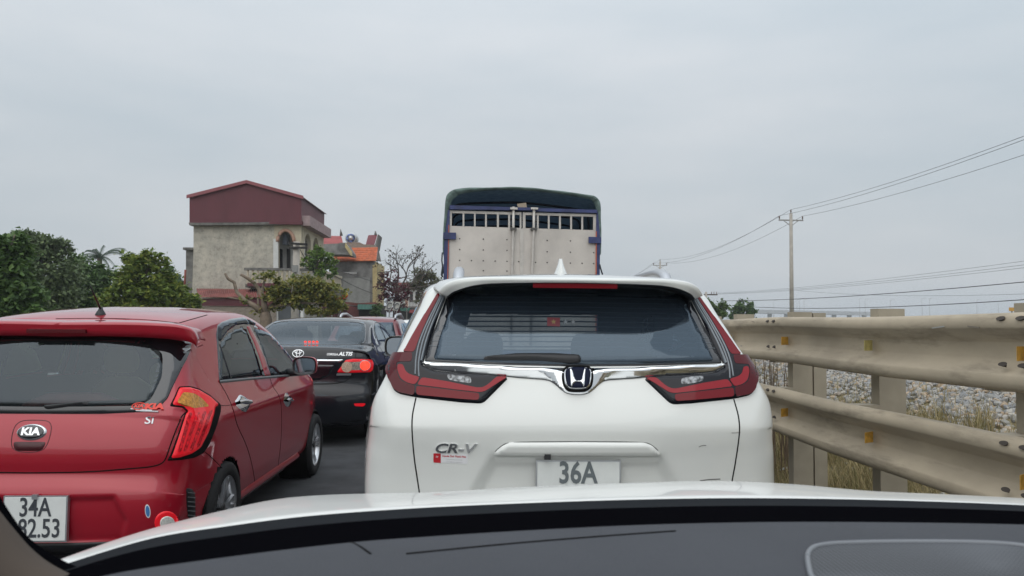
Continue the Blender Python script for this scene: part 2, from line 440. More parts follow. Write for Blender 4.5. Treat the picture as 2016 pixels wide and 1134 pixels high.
def seat(par, x, y, z0, z1, w, mt, head=True, ang=.18):
    """a seat back with a headrest, seen through glass"""
    m = MB(); rows = []
    for i in range(9):
        t = i / 8; z = z0 + (z1 - z0) * t; row = []
        for k in range(20):
            a = k / 20 * 2 * math.pi; cx_ = math.copysign(abs(math.cos(a)) ** .5, math.cos(a)); sy_ = math.copysign(abs(math.sin(a)) ** .6, math.sin(a))
            sh = math.sqrt(max(0, 1 - max(0, (t - .75) / .25) ** 2 * .8)); row.append(Vector((x + cx_ * w / 2 * sh, y + sy_ * .07 - ang * (z - z0), z)))
        rows.append(row + [row[0]])
    m.grid(rows); m.add(rows[-1][:-1], [tuple(range(20))])
    o = m.build('seat', mt, par, True)
    if head:
        h = MB(); rows = []
        for i in range(9):
            t = i / 8 * math.pi; z = z1 + .13 - .10 * math.cos(t); f = math.sin(t) ** .4 if 0 < i < 8 else .05
            rows.append([Vector((x + math.copysign(abs(math.cos(a)) ** .6, math.cos(a)) * .13 * f, y - ang * (z - z0) + math.sin(a) * .05 * f, z)) for a in [k / 16 * 2 * math.pi for k in range(17)]])
        h.grid(rows); h.build('headrest', mt, o, True)
        for d in (-.05, .05): MB().tube([(x + d, y - ang * (z1 - z0), z1 - .04), (x + d, y - ang * (z1 - z0), z1 + .06)], .007).build('headrest_post', M_CHROME, o)
    return o

M_TYRE = mat('tyre rubber', (.018, .018, .019), .8, spec=.3, bump=.2, bump_scale=80)
M_CHROME = mat('chrome', (.78, .79, .80), .06, 1)
M_SILVER = mat('silver painted metal', (.50, .51, .53), .28, .8)
M_RIM = mat('machined alloy', (.62, .63, .65), .28, .9)
M_DARKRIM = mat('dark wheel paint', (.02, .02, .022), .35)
M_BLACK = mat('black plastic', (.012, .012, .014), .45)
M_GLOSSBLACK = mat('gloss black', (.008, .009, .012), .05, coat=1)
M_GAP = mat('panel gap', (.006, .006, .006), .9, spec=.1)
M_LINING = mat('cabin lining', (.022, .024, .027), .9, spec=.2)
M_SEATDARK = mat('dark seat cloth', (.035, .036, .04), .9, spec=.2, bump=.2, bump_scale=90)
M_PLATE = mat('plate white', (.70, .72, .70), .35, noise_amt=.05, noise_scale=9)
M_INK = mat('plate ink', (.045, .05, .06), .5)
# ---------------------------------------------------------------- ground and road
def sheet(name, x0, x1, y0, y1, z, mt, nx=1, ny=1, zf=None):
    rows = [[Vector((x0 + (x1 - x0) * i / nx, y0 + (y1 - y0) * j / ny, 0)) for i in range(nx + 1)] for j in range(ny + 1)]
    for r in rows:
        for v in r: v.z = z + (zf(v.x, v.y) if zf else 0)
    return struct(MB().grid(rows).build(name, mt, None, bool(zf)))
M_EARTH = mat('dry field', (.13, .115, .07), .95, col2=(.085, .095, .045), noise_scale=.4, spec=.1)
sheet('ground', -1500, 1500, -100, 2200, -.02, M_EARTH)
M_ASPHALT = mat('asphalt', (.052, .054, .058), .85, noise_amt=.25, noise_scale=3, bump=.5, bump_scale=150, spec=.3)
sheet('road', -7.2, 2.05, -60, 420, 0, M_ASPHALT)
M_PAVE = mat('pavement concrete', (.24, .225, .20), .9, noise_amt=.2, noise_scale=2, bump=.3, bump_scale=30)
struct(MB().box((-9.2, 34, -.1), (-7.2, 130, .13)).build('pavement', M_PAVE))
# ---------------------------------------------------------------- white crossover straight ahead
def mirror_unit(car, x, y, z, w, h, side, paint, glass, name='side_mirror'):
    """door mirror: rounded shell, glass facing back, foot to the door; x is the inner end"""
    rows = []; n = 20; e = bpy.data.objects.new(name, None); C.objects.link(e); e.parent = car.root
    cx_ = x + side * w / 2
    for i, (t, f) in enumerate(((0, .97), (.02, 1.0), (.3, 1.0), (.6, .93), (.85, .72), (.97, .4), (1, .05))):
        rows.append([Vector((cx_ + math.copysign(abs(math.cos(a)) ** .6, math.cos(a)) * w / 2 * f, y + t * .16, z + math.copysign(abs(math.sin(a)) ** .6, math.sin(a)) * h / 2 * f)) for a in [k / n * 2 * math.pi for k in range(n + 1)]])
    MB().grid(rows).build('mirror_shell', paint, e, True)
    ring = [Vector((cx_ + math.copysign(abs(math.cos(a)) ** .6, math.cos(a)) * w / 2, y, z + math.copysign(abs(math.sin(a)) ** .6, math.sin(a)) * h / 2)) for a in [k / n * 2 * math.pi for k in range(n)]]
    inn = [Vector((cx_ + (p.x - cx_) * .85, y + .012 + (p.z - z) * .035, z + (p.z - z) * .82)) for p in ring]
    fs = [(k, (k + 1) % n, (k + 1) % n + n, k + n) for k in range(n)]
    MB().add(ring + inn, fs).build('mirror_rim', M_BLACK, e, True)
    MB().add([p + Vector((0, .003, 0)) for p in inn], [tuple(range(n))]).build('mirror_glass', glass, e)
    MB().tube([(x - side * .10, y + .10, z - h * .40), (x + side * .04, y + .08, z - h * .36)], [.035, .028], 10).build('mirror_foot', M_BLACK, e, True)
    return e
M_MIRROR = mat('mirror glass', (.34, .37, .40), .05, 1)
M_WHITE = mat('white car paint', (.715, .725, .695), .30, coat=1, spec=.3)
M_LAMPDARK = mat('dark red lamp', (.075, .003, .007), .12, coat=.5, spec=.05)
M_LAMPRED = mat('red lamp lens', (.155, .005, .010), .10, coat=.5, spec=.05)
M_HOUSE = mat('lamp housing', (.006, .007, .011), .10, spec=.35)
M_LAMPBAR = mat('red light guide', (.27, .016, .024), .18, coat=.5, spec=.05)
M_LAMPCLEAR = mat('clear lamp', (.20, .21, .22), .1, .2, coat=.6, spec=.2, noise_amt=.8, noise_scale=70, detail=1)
M_LAMPGREY = mat('smoked strip', (.11, .13, .15), .12, coat=1)
G_DARK = glass_mat('privacy glass', (.40, .44, .48), body=.36, base=(.055, .078, .108), ior=1.75, refl=(.70, .86, 1))
Z1 = lambda p: crop(740, 660, 7.0857, p)
Z3 = lambda p: crop(840, 520, 7.0857, p)
Z5 = lambda p: crop(1060, 700, 11.3375, p)
ZC = lambda p: crop(820, 690, 2.9647, p)
HX, HY = .395, 2.98
root = thing('white_crossover', 'white crossover seen from behind, right in front, with chrome bar and L-shaped red tail lamps', 'car', (HX, HY, 0))
bpy.context.view_layer.update()
wz = smooth_tab([(.2, .84), (.45, .91), (.75, .93), (.93, .925), (1.04, .905), (1.12, .875), (1.18, .83), (1.24, .795), (1.30, .77), (1.42, .705), (1.55, .635), (1.70, .56)])
def W_h(y, z):
    w_ = wz(z)
    if y < .9: w_ -= (.045 + .085 * (lambda t: t * t * (3 - 2 * t))(min(1, max(0, (1.25 - z) / .32)))) * (1 - max(y, 0) / .9) ** 2
    if y > 3.2: w_ -= .16 * ((y - 3.2) / 1.4) ** 2
    if z > 1.15: w_ += min(.10, max(0, y - .3) * .10) * min(1, (z - 1.15) / .25)
    return w_
PL = [(-.35, .935), (.35, .935), (.50, .66), (-.50, .66)]
def disp_h(v):
    if v.y < .4 and .5 < v.z < 1.0 and abs(v.x) < .6 and inside((v.x, v.z), PL):
        d = pdist((v.x, v.z), PL); t = min(1, d / .06); return Vector((v.x, v.y + .03 * t * t * (3 - 2 * t), v.z))
    return v
prof_h = [(.30, .22), (.10, .27), (.02, .38), (.0, .52), (.005, .66), (.05, .72), (.055, .80), (.045, .90), (.030, .98), (.025, 1.03), (.033, 1.07), (.05, 1.12), (.075, 1.18), (.100, 1.24), (.125, 1.29), (.20, 1.39), (.28, 1.50), (.36, 1.605), (.44, 1.645),
          (.70, 1.672), (1.2, 1.69), (1.8, 1.685), (2.3, 1.63), (2.75, 1.42), (3.25, 1.14), (3.40, 1.09), (3.9, 1.03), (4.35, .92), (4.55, .75), (4.60, .55), (4.5, .28), (4.1, .22), (2.5, .20)]
car = Car(root, prof_h, W_h, lambda y, z, a, b: .07 + .07 * (lambda t: t * t * (3 - 2 * t))(min(1, max(0, (1.28 - z) / .32))) if y < 3 else .10, lambda y, z, a, b: (.055 + .02 * min(1, max(0, (1.35 - z) / .25))) if (y < .5 and a < -.3) else .05 if z > 1 else .10 if y > 4 else .02, ((1.0, 3.6), .72), disp=disp_h, step=.014, ncr=60)
# rear window: smoked glass with a black printed border
half = car.px2([(1128, 553), (1020, 556), (940, 560), (897, 567), (880, 583), (866, 620), (849, 665), (835, 712), (1000, 719), (1128, 722)], 'rear')
win = car.sym(half)
fr = car.patch('window_border', win, 'rear', M_GLOSSBLACK, off=.005, bevel=.003, rnd=1, hole=.03)
inner = [Vector((p.x * .955, p.y)) for p in win]
car.patch('rear_window', [Vector((p.x * .94, 1.30 + (p.y - 1.295) * .95)) for p in win], 'rear', G_DARK, off=.0075, bevel=.001, skirt=.002, rnd=1)
# cut the border open where the glass is
def open_inside(o, poly, mar):
    bm = bmesh.new(); bm.from_mesh(o.data)
    bmesh.ops.delete(bm, geom=[f for f in bm.faces if inside((f.calc_center_median().x, f.calc_center_median().z), poly) and pdist((f.calc_center_median().x, f.calc_center_median().z), poly) > mar], context='FACES')
    bm.to_mesh(o.data); bm.free()
gw = [Vector((p.x * .94, 1.30 + (p.y - 1.295) * .95)) for p in win]
open_inside(fr, chaikin(gw, 1), .03)
for k in range(11):                                    # heater lines
    z = 1.345 + k * .021; x = .60 - k * .012
    car.strip('heater_line', [(-x, z), (0, z + .004), (x, z)], 'rear', .0022, M_LAMPGREY, off=.0065, thick=.001, sm=0, res=.05)
# tail lamps, left one traced, right one mirrored
LH = bpy.data.objects.new('tail_lamp', None); C.objects.link(LH); LH.parent = root
RH = bpy.data.objects.new('tail_lamp', None); C.objects.link(RH); RH.parent = root
def lamp(name, pts, mt, off, bevel=0, rnd=1, res=.014, **k): return car.patch(name, car.px2(Z1(pts), 'cam'), 'cam', mt, off=off, bevel=bevel, rnd=rnd, res=res, parent=LH, mirror=RH, **k)
lamp('lamp_housing', [(168, 330), (190, 288), (260, 262), (380, 240), (430, 195), (500, 60), (700, -290), (868, -570), (978, -531), (880, -280), (790, 0), (665, 385), (655, 420), (800, 490), (1000, 515), (1600, 552), (1860, 588), (1520, 930), (1460, 955), (1200, 940), (570, 870), (330, 820), (250, 770), (205, 660), (170, 560)], M_HOUSE, .016, .012, skirt=.03)
lamp('lamp_strip', [(425, 215), (505, 60), (705, -285), (866, -555), (905, -540), (765, -280), (640, 0), (555, 235), (530, 262), (390, 255)], M_LAMPRED, .0172)
lamp('lamp_lens', [(178, 330), (200, 292), (270, 268), (520, 265), (512, 390), (310, 395), (318, 560), (350, 640), (450, 690), (558, 715), (545, 850), (330, 808), (255, 760), (213, 650), (178, 540)], M_LAMPDARK, .0172)
lamp('light_guide', [(318, 425), (395, 428), (420, 510), (470, 556), (545, 583), (626, 602), (560, 708), (440, 676), (360, 622), (325, 540)], M_LAMPBAR, .0180)
lamp('light_guide', [(650, 605), (1000, 660), (1420, 748), (1500, 742), (1570, 700), (1690, 592), (1835, 596), (1520, 800), (1450, 812), (1150, 778), (585, 706)], M_LAMPBAR, .0180)
lamp('lamp_lens', [(572, 722), (1150, 792), (1450, 826), (1440, 920), (1200, 905), (575, 845)], M_LAMPRED, .0172)
lamp('reversing_lamp', [(1000, 562), (1200, 580), (1330, 600), (1340, 690), (1150, 665), (1015, 635)], M_LAMPCLEAR, .0172)
for q in ([(935, -520), (690, 0), (600, 380), (612, 590)], [(960, -515), (735, 0), (640, 380)], [(915, -520), (655, 0), (570, 300), (560, 560)]):
    car.strip('lamp_rib', car.px2(Z1(q), 'cam'), 'cam', .007, M_LAMPGREY, off=.018, parent=LH, mirror=RH)
# chrome bar and the badge
cb = car.px2(Z1([(1984, 438), (1400, 405), (1000, 392), (720, 384), (655, 402), (680, 432), (800, 488), (1000, 513), (1600, 556), (1984, 598)]), 'rear')
cb = [Vector((0, car.px2([(1139, 724)], 'rear')[0].y))] + cb + car.px2(Z5([(120, 545), (260, 575), (380, 660), (480, 750), (600, 840), (750, 880)]), 'rear') + [Vector((0, car.px2([(1139, 778)], 'rear')[0].y))]
cbs = car.sym(cb)
def cb_lift(p):
    zs = []
    for a, b in zip(cbs, cbs[1:] + cbs[:1]):
        if (a.x - p.x) * (b.x - p.x) <= 0 and abs(a.x - b.x) > 1e-9: zs.append(a.y + (b.y - a.y) * (p.x - a.x) / (b.x - a.x))
    if len(zs) < 2: return 0
    t = (max(zs) - p.y) / max(max(zs) - min(zs), 1e-4); return .020 * (min(1, t / .28) if t < .28 else 1 - .85 * (t - .28) / .72)
car.patch('chrome_bar', cbs, 'rear', M_CHROME, off=.003, bevel=.003, rnd=1, res=.007, skirt=.012, lift=cb_lift)
cen = car.px2([(1139.8, 748.5)], 'rear')[0]
def emb(pts): q = car.px2(Z5(pts), 'rear'); return [Vector((p.x - cen.x, p.y)) for p in q]
ring = emb([(590, 380), (640, 310), (760, 280), (1050, 280), (1180, 310), (1235, 380), (1240, 550), (1210, 720), (1130, 800), (1000, 825), (820, 825), (700, 800), (620, 720), (585, 550)])
car.strip('badge_gap', ring, 'rear', .010, M_GAP, off=.0225, thick=-.018, closed=True, sm=1)
bd = car.patch('badge', ring, 'rear', M_CHROME, off=.031, bevel=.006, res=.008)
car.patch('badge_field', emb([(625, 400), (670, 345), (770, 320), (1050, 320), (1150, 345), (1195, 400), (1190, 560), (1165, 700), (1100, 765), (1000, 785), (810, 785), (720, 765), (660, 700), (630, 560)]), 'rear', mat('badge navy', (.008, .011, .028), .3, spec=.08), off=.0325, bevel=.001, res=.01, parent=bd)
car.patch('badge_emblem', emb([(718, 335), (778, 335), (850, 570), (880, 600), (960, 600), (990, 570), (1040, 335), (1095, 335), (1080, 500), (1062, 782), (1018, 782), (1000, 700), (950, 655), (865, 655), (808, 700), (790, 782), (748, 782), (735, 600)]), 'rear', M_CHROME, off=.037, bevel=.003, res=.006, rnd=0, parent=bd)
# garnish over the plate, plate, lettering
gar = car.px2(ZC([(440, 610), (500, 556), (545, 535), (945, 533), (1330, 535), (1375, 550), (1442, 612)]), 'rear')
gx = (gar[0].x + gar[-1].x) / 2; gar = [Vector((p.x - gx, p.y)) for p in gar]
car.patch('plate_garnish', gar, 'rear', M_WHITE, off=.016, bevel=.007, skirt=.045, rnd=1, res=.014)
car.strip('garnish_shadow_gap', gar, 'rear', .005, M_GAP, off=.0015, closed=True)
c1, c2 = P(1057, 906, HY + .055), P(1220, 906, HY + .055)
px_, pz_ = (c1.x + c2.x) / 2 - HX, c1.z; pw, ph = .338, .175
pl = bpy.data.objects.new('number_plate', None); C.objects.link(pl); pl.parent = root; pl.location = (px_, .052, pz_ - ph / 2)
MB().box((-pw/2, 0, -ph/2), (pw/2, .012, ph/2)).build('plate_frame', M_SILVER, pl)
MB().box((-pw/2 + .006, -.003, -ph/2 + .006), (pw/2 - .006, .004, ph/2 - .006)).build('plate_sheet', M_PLATE, pl)
flat_text('36A', .118, mat('plate ink worn', (.13, .15, .16), .5), Matrix.Translation((-.003, -.0045, .036)), pl, xs=.78, bold=.0025)
MB().box((-.012, -.01, 0), (.012, .03, .02)).build('plate_camera', M_BLACK, root, loc=(px_ - .125, .03, pz_ + .008))
tx = car.px2(ZC([(218, 572)]), 'rear')[0]
car.text('CR-V', 'rear', tx, .052, M_CHROME, 'model_lettering', xs=1.35, shear=.25, off=.003, ext=.003, bold=.0012)
st = car.px2(ZC([(98, 598), (300, 606), (299, 663), (98, 652)]), 'rear')
sk = car.patch('dealer_sticker', st, 'rear', mat('sticker white', (.75, .75, .76), .4), off=.001, bevel=0, skirt=.001, rnd=0)
rd = mat('sticker red', (.50, .02, .03), .4)
car.patch('sticker_block', car.px2(ZC([(99, 599), (142, 601), (142, 656), (99, 653)]), 'rear'), 'rear', rd, off=.0016, bevel=0, skirt=.0005, rnd=0, parent=sk)
car.text('H', 'rear', car.px2(ZC([(120, 620)]), 'rear')[0], .013, mat('sticker white', ()), 'sticker_mark', off=.002, ext=.0002, parent=sk)
tx = car.px2(ZC([(220, 618)]), 'rear')[0]
car.text('Honda Ôtô Thanh Hóa', 'rear', tx, .0098, rd, 'sticker_lettering', rot=-.02, off=.0016, ext=.0002, parent=sk, bold=.0003)
for q, t in (((220, 636), 'Đại lộ Lê Lợi - Phường Đông Hương'), ((220, 650), '0237 3736 666   www.hondaoto.vn')):
    car.text('- - -- --- -- - --- -- ---', 'rear', car.px2(ZC([q]), 'rear')[0], .008, M_INK, 'sticker_small_print', rot=-.02, off=.0016, ext=.0002, parent=sk)
# seams
car.strip('tailgate_seam', car.px2(Z1([(560, 872), (540, 960), (505, 1130)]) + [(811, 850), (815, 900), (822, 945), (828, 985), (836, 1030)], 'cam'), 'cam', .006, M_GAP, mirror=True)
# scratches and scuffs on the right
M_SCUFF = mat('scuff', (.10, .10, .095), .7)
car.strip('scratch', car.px2([(1378, 946.5), (1395, 944), (1418, 943)], 'cam'), 'cam', .004, M_SCUFF, off=.0012, thick=.0005)
car.strip('scratch', car.px2([(1376, 880), (1382, 876.5), (1390, 877)], 'cam'), 'cam', .0022, M_SCUFF, off=.0012, thick=.0005)
car.strip('scratch', car.px2([(1440, 852), (1458, 851)], 'cam'), 'cam', .006, mat('faint scuff', (.42, .42, .40), .7), off=.0008, thick=.0005)
# small flag and stars stuck on the rear glass
fq = car.px2([(1077, 627), (1102, 628), (1102, 645), (1077, 644)], 'rear')
fg = car.patch('flag_sticker', fq, 'rear', mat('dim sticker red', (.14, .03, .04), .5), off=.009, bevel=0, skirt=.0005, rnd=0)
def star(cx_, cz_, r, mt, nm, par): car.patch(nm, [Vector((cx_ + r * (1 if k % 2 == 0 else .42) * math.sin(k * math.pi / 5), cz_ + r * (1 if k % 2 == 0 else .42) * math.cos(k * math.pi / 5))) for k in range(10)], 'rear', mt, off=.0096, bevel=0, skirt=.0005, rnd=0, res=.01, parent=par)
fc = sum((Vector(p) for p in fq), Vector((0, 0))) / 4; star(fc.x, fc.y, .012, mat('dim star', (.22, .17, .07), .5), 'flag_star', fg)
for px in (1113, 1128): q = car.px2([(px, 636)], 'rear')[0]; star(q.x, q.y, .010, mat('pale star', (.16, .18, .20), .5), 'star_sticker', root)
# rear wiper
car.patch('wiper', car.px2([(948, 707), (955, 702), (1020, 696), (1090, 696), (1140, 699), (1146, 706), (1143, 718), (1120, 719), (1060, 713), (990, 713), (952, 712)], 'rear'), 'rear', M_BLACK, off=.022, bevel=.010, skirt=.012, rnd=1, res=.01)
# roof spoiler lip
def curve_pts(px, n):
    return resample(catmull([Vector(p) for p in px], False, 12), 1, False) if False else [c for c in [catmull([Vector(p) for p in px], False, 20)][0]]
low = [(878, 584), (888, 575.7), (903.5, 569.2), (924.7, 563), (952.9, 558.8), (985, 557.2), (1030, 556.6), (1080, 556.3), (1131, 556.5)]
top = [(862.5, 577), (875, 563.5), (896, 553.5), (924.7, 549.2), (952, 548), (985, 548), (1030, 549.2), (1080, 550), (1131, 550.5)]
sil = [(860, 568), (872, 556), (893, 549), (921, 544.5), (950, 542.8), (985, 541.5), (1030, 540.3), (1080, 539.5), (1131, 539.2)]
ll, tt, ss = (catmull([Vector(p) for p in q], False, 8) for q in (low, top, sil)); n = len(ll)
def loc_(p, yy): return P(p.x, p.y, HY + yy) - Vector((HX, HY, 0))
sec = []
for i in range(n):
    u = i / (n - 1); dp = .13 + .13 * (1 - u) ** 3
    a, b, c = loc_(ll[i], dp + .012), loc_(tt[i], dp), loc_(ss[i], dp + .22)
    d = c.copy(); d.y += .3; d.z = c.z + .02 - .012
    sec.append([Vector((a.x, a.y + .17, a.z - .002)), a + Vector((0, .012, -.004)), a, a.lerp(b, .5) - Vector((0, .003, 0)), b, b.lerp(c, .25) + Vector((0, 0, .003)), b.lerp(c, .6) + Vector((0, 0, .004)), c, d])
xcs = [v.x for v in sec[-1]]
for r in sec:
    for v, x_ in zip(r, xcs): v.x -= x_
full = sec + [[Vector((-v.x, v.y, v.z)) for v in r] for r in sec[-2::-1]]
MB().grid([r[2:] for r in full], True).build('spoiler', M_WHITE, root, True)
MB().grid([r[:3] for r in full], True).build('spoiler_underside', M_BLACK, root, True)
h1, h2 = loc_(Vector((1038, 561)), .165), loc_(Vector((1131, 561)), .165); hw = .175
MB().grid([[Vector((hw * s * u, .150 + .004 * (1 - s), zz)) for u, s in ((-1, 1), (-.9, 1), (-.5, 1), (0, 1), (.5, 1), (.9, 1), (1, 1))] for zz in (h1.z + .008, h1.z - .012)], True).build('high_brake_lamp', mat('deep red lamp', (.16, .005, .010), .3, spec=.1), root, True)
# roof rails, aerial
for s_ in (-1, 1):
    p0 = P(904, 545, HY + .75) - Vector((HX, HY, 0)); xr = abs(p0.x) * s_
    pts = [(xr, .60, 1.640), (xr, .64, 1.672), (xr, .74, 1.694), (xr * 1.02, 1.1, 1.705), (xr * 1.04, 1.7, 1.705), (xr * 1.04, 2.2, 1.69), (xr * 1.03, 2.35, 1.655)]
    MB().tube([(p[0], p[1], p[2]) for p in catmull(pts, False, 6)], .027, 10).build('roof_rail', M_SILVER, root, True)
fp = P(1103.5, 541, HY + .62) - Vector((HX, HY, 0)); fin = []
for t in range(9):
    u = t / 8; zz = fp.z - .01 + .085 * u; hw = .030 * (1 - u) ** 1.6 + .009; y0 = .55 + .05 * u ** 1.5; y1 = .72 - .06 * u
    fin.append([Vector((fp.x + hw * math.sin(a), (y0 + y1) / 2 + (y0 - y1) / 2 * math.cos(a), zz)) for a in [k / 16 * 2 * math.pi for k in range(17)]])
m = MB().grid(fin); m.add(fin[-1][:-1], [tuple(range(16))]); m.build('shark_fin_aerial', M_WHITE, root, True)
# side glass, wheels, mirrors, cabin
car.patch('side_window', [(.55, 1.22), (.62, 1.34), (.85, 1.49), (1.6, 1.56), (2.25, 1.52), (2.7, 1.33), (2.95, 1.17), (1.8, 1.16)], 'side', G_DARK, off=.003, bevel=.001, rnd=1, res=.05, mirror=True, hole=.025)
car.patch('windscreen', [(-.60, 1.18), (.60, 1.18), (.50, 1.56), (-.50, 1.56)], 'front', glass_mat('clear glass', (.75, .8, .8)), off=.003, bevel=.001, rnd=1, res=.05, hole=.02)
for hy in (.97, 3.63): car.arches.append((hy, .36, .39))
car.finish(M_WHITE, M_LINING)
for s_ in (-1, 1):
    for hy in (.97, 3.63): wheel(root, s_ * .80, hy, .36, .36, .23, s_, 5, M_RIM, M_DARKRIM)
    mirror_unit(car, s_ * .875, 2.55, 1.275, .20, .155, s_, M_WHITE, M_MIRROR)
for x in (-.36, .36): seat(root, x, 2.35, .55, 1.16, .50, M_SEATDARK)
for x in (-.40, .40): seat(root, x, 1.25, .55, 1.14, .52, M_SEATDARK)
# ---------------------------------------------------------------- red hatchback in the next lane
G_REAR = glass_mat('hatch glass', (.50, .52, .52), body=.16, base=(.05, .06, .065), ior=1.6)
G_TINT = glass_mat('tinted glass', (.30, .33, .34), body=.22, base=(.035, .045, .052), ior=1.6)
G_SMOKE = glass_mat('smoked visor', (.22, .23, .24), body=.5, base=(.012, .013, .015))
M_RED = mat('crimson metallic paint', (.34, .0045, .018), .30, .12, coat=1, spec=.3)
M_KLENS = mat('bright red lamp', (.66, .010, .020), .12, coat=.5, spec=.1, emit=(1, .02, .03), estr=.16)
M_KLED = mat('lamp led column', (.52, .010, .020), .2, coat=.4, spec=.1, noise_amt=.35, noise_scale=60, detail=1)
M_AMBER = mat('amber lamp', (.50, .22, .035), .12, coat=.4, spec=.1, noise_amt=.35, noise_scale=60)
K2 = lambda p: crop(0, 560, 1.975, p)
K4 = lambda p: crop(240, 700, 3.15, p)
K6 = lambda p: crop(400, 610, 7.0857, p)
K7 = lambda p: crop(0, 780, 6.72, p)
K8 = lambda p: crop(300, 740, 5.6708, p)
KX, KY = -2.35, 4.08
root = thing('red_hatchback', 'small crimson hatchback on the left with chrome door handle trims and plate 34A', 'car', (KX, KY, 0), rad(-.4))
bpy.context.view_layer.update()
wk = smooth_tab([(.2, .745), (.40, .775), (.62, .787), (.80, .800), (.865, .806), (.90, .793), (.96, .770), (1.05, .738), (1.2, .692), (1.4, .63), (1.58, .56)], 500)
def W_k(y, z):
    w_ = wk(z)
    if y < .9: w_ -= .055 * (1 - max(y, 0) / .9) ** 2
    if y > 2.8: w_ -= .15 * ((y - 2.8) / 1.1) ** 2
    for hy in (.78, 3.30):
        d = math.hypot(y - hy, z - .29)
        if d < .52: w_ += .016 * (1 - d / .52)
    return w_
PK = [(-.46, .535), (.46, .535), (.53, .40), (.50, .27), (-.50, .27), (-.53, .40)]
def disp_k(v):
    if v.y < .3 and .2 < v.z < .6 and abs(v.x) < .6 and inside((v.x, v.z), PK):
        t = min(1, pdist((v.x, v.z), PK) / .035); return Vector((v.x, v.y + .022 * t * t * (3 - 2 * t), v.z))
    return v
prof_k = [(.30, .20), (.10, .22), (.03, .28), (.005, .38), (.0, .48), (.012, .56), (.035, .605), (.05, .635), (.045, .70), (.05, .77), (.075, .86), (.105, .93), (.19, 1.09), (.27, 1.235), (.335, 1.345), (.375, 1.40), (.44, 1.437),
          (.6, 1.485), (1.0, 1.528), (1.45, 1.545), (1.85, 1.53), (2.25, 1.43), (2.65, 1.24), (2.98, 1.06), (3.15, 1.005), (3.52, .93), (3.80, .80), (3.93, .62), (3.93, .42), (3.8, .24), (3.3, .20), (1.8, .19)]
car = Car(root, prof_k, W_k, lambda y, z, a, b: .11 if z > 1.0 and y > .33 else .085 if z > 1 else .13, lambda y, z, a, b: (.10 if z < .95 else .085) if (y < .5 and a < -.3) else .055 if z > 1.1 else .09 if y > 3.2 else .03, ((.95, 3.0), .52), disp=disp_k, step=.012, ncr=56)
half = car.px2([(118, 661), (250, 662), (330, 667), (374, 672), (379, 680), (368, 708), (352, 738), (330, 785), (312, 803), (285, 811), (200, 815), (112, 815)], 'rear')
win = car.sym(half)
fr = car.patch('window_border', win, 'rear', M_GLOSSBLACK, off=.006, bevel=.003, rnd=1, hole=.03)
gl = car.px2([(118, 668), (240, 668), (285, 676), (312, 700), (310, 745), (290, 785), (265, 797), (112, 799)], 'rear'); gl = car.sym(gl)
car.patch('rear_window', [Vector((p.x * 1.04, p.y + (.008 if p.y > 1.1 else -.008))) for p in gl], 'rear', G_REAR, off=.008, bevel=.001, skirt=.001, rnd=1, rr=.03)
open_inside(fr, gl, .0)
def lo(p, yy): return Matrix.Rotation(rad(.4), 3, 'Z') @ (P(p.x, p.y, KY + yy) - Vector((KX, KY, 0)))
low = catmull([Vector(p) for p in [(105, 662.5), (200, 662), (290, 665), (345, 670), (370, 676), (378, 684)]], False, 8)
top = catmull([Vector(p) for p in [(105, 638), (200, 637.5), (290, 639), (345, 643.5), (368, 652), (380, 672)]], False, 8)
sil = catmull([Vector(p) for p in [(105, 631), (200, 630), (290, 632), (348, 638), (374, 648), (383, 668)]], False, 8); sec = []; n = len(low)
for i in range(n):
    u = i / (n - 1); dp = .275 + .10 * u ** 3
    a, b, c = lo(low[i], dp + .015), lo(top[i], dp), lo(sil[i], dp + .10)
    sec.append([Vector((a.x, a.y + .10, a.z + .01)), a + Vector((0, .02, 0)), a, a.lerp(b, .5) - Vector((0, .004, 0)), b.lerp(a, .1), b, b.lerp(c, .5) + Vector((0, 0, .002)), c, c + Vector((0, .10, -.01))])
x0 = sec[0][2].x
for r in sec:
    for v in r: v.x -= x0
MB().grid([[Vector((-v.x, v.y, v.z)) for v in r] for r in sec[:0:-1]] + sec, True).build('spoiler', M_RED, root, True)
# tail lamps
LH = bpy.data.objects.new('tail_lamp', None); C.objects.link(LH); LH.parent = root
RH = bpy.data.objects.new('tail_lamp', None); C.objects.link(RH); RH.parent = root
def lamp(name, pts, mt, off, bevel=0, rnd=1, res=.013, **k): return car.patch(name, car.px2(K8(pts), 'cam'), 'cam', mt, off=off, bevel=bevel, rnd=rnd, res=res, parent=LH, mirror=RH, **k)
lamp('lamp_housing', [(295, 118), (420, 112), (525, 142), (645, 212), (768, 322), (765, 400), (720, 560), (640, 760), (575, 860), (470, 915), (330, 940), (162, 950), (205, 870), (295, 620), (358, 425), (385, 402), (335, 355), (190, 340), (250, 220)], M_GAP, .002, .002)
lamp('lamp_lens', [(302, 128), (420, 124), (520, 154), (640, 224), (752, 328), (700, 350), (690, 420), (620, 640), (530, 810), (440, 870), (300, 915), (200, 922), (225, 870), (310, 620), (372, 420), (398, 395), (345, 340), (215, 325), (262, 225)], M_KLENS, .016, .014, skirt=.02)
lamp('indicator_lens', [(330, 195), (440, 205), (530, 265), (608, 350), (430, 370), (268, 308)], M_AMBER, .0168)
for a in ((405, 420, 275, 850), (480, 415, 330, 845), (555, 405, 395, 835), (625, 395, 470, 790)):
    lamp('led_column', [(a[0] - 14, a[1]), (a[0] + 24, a[1] - 4), (a[2] + 24, a[3]), (a[2] - 10, a[3])], M_KLED, .0163)
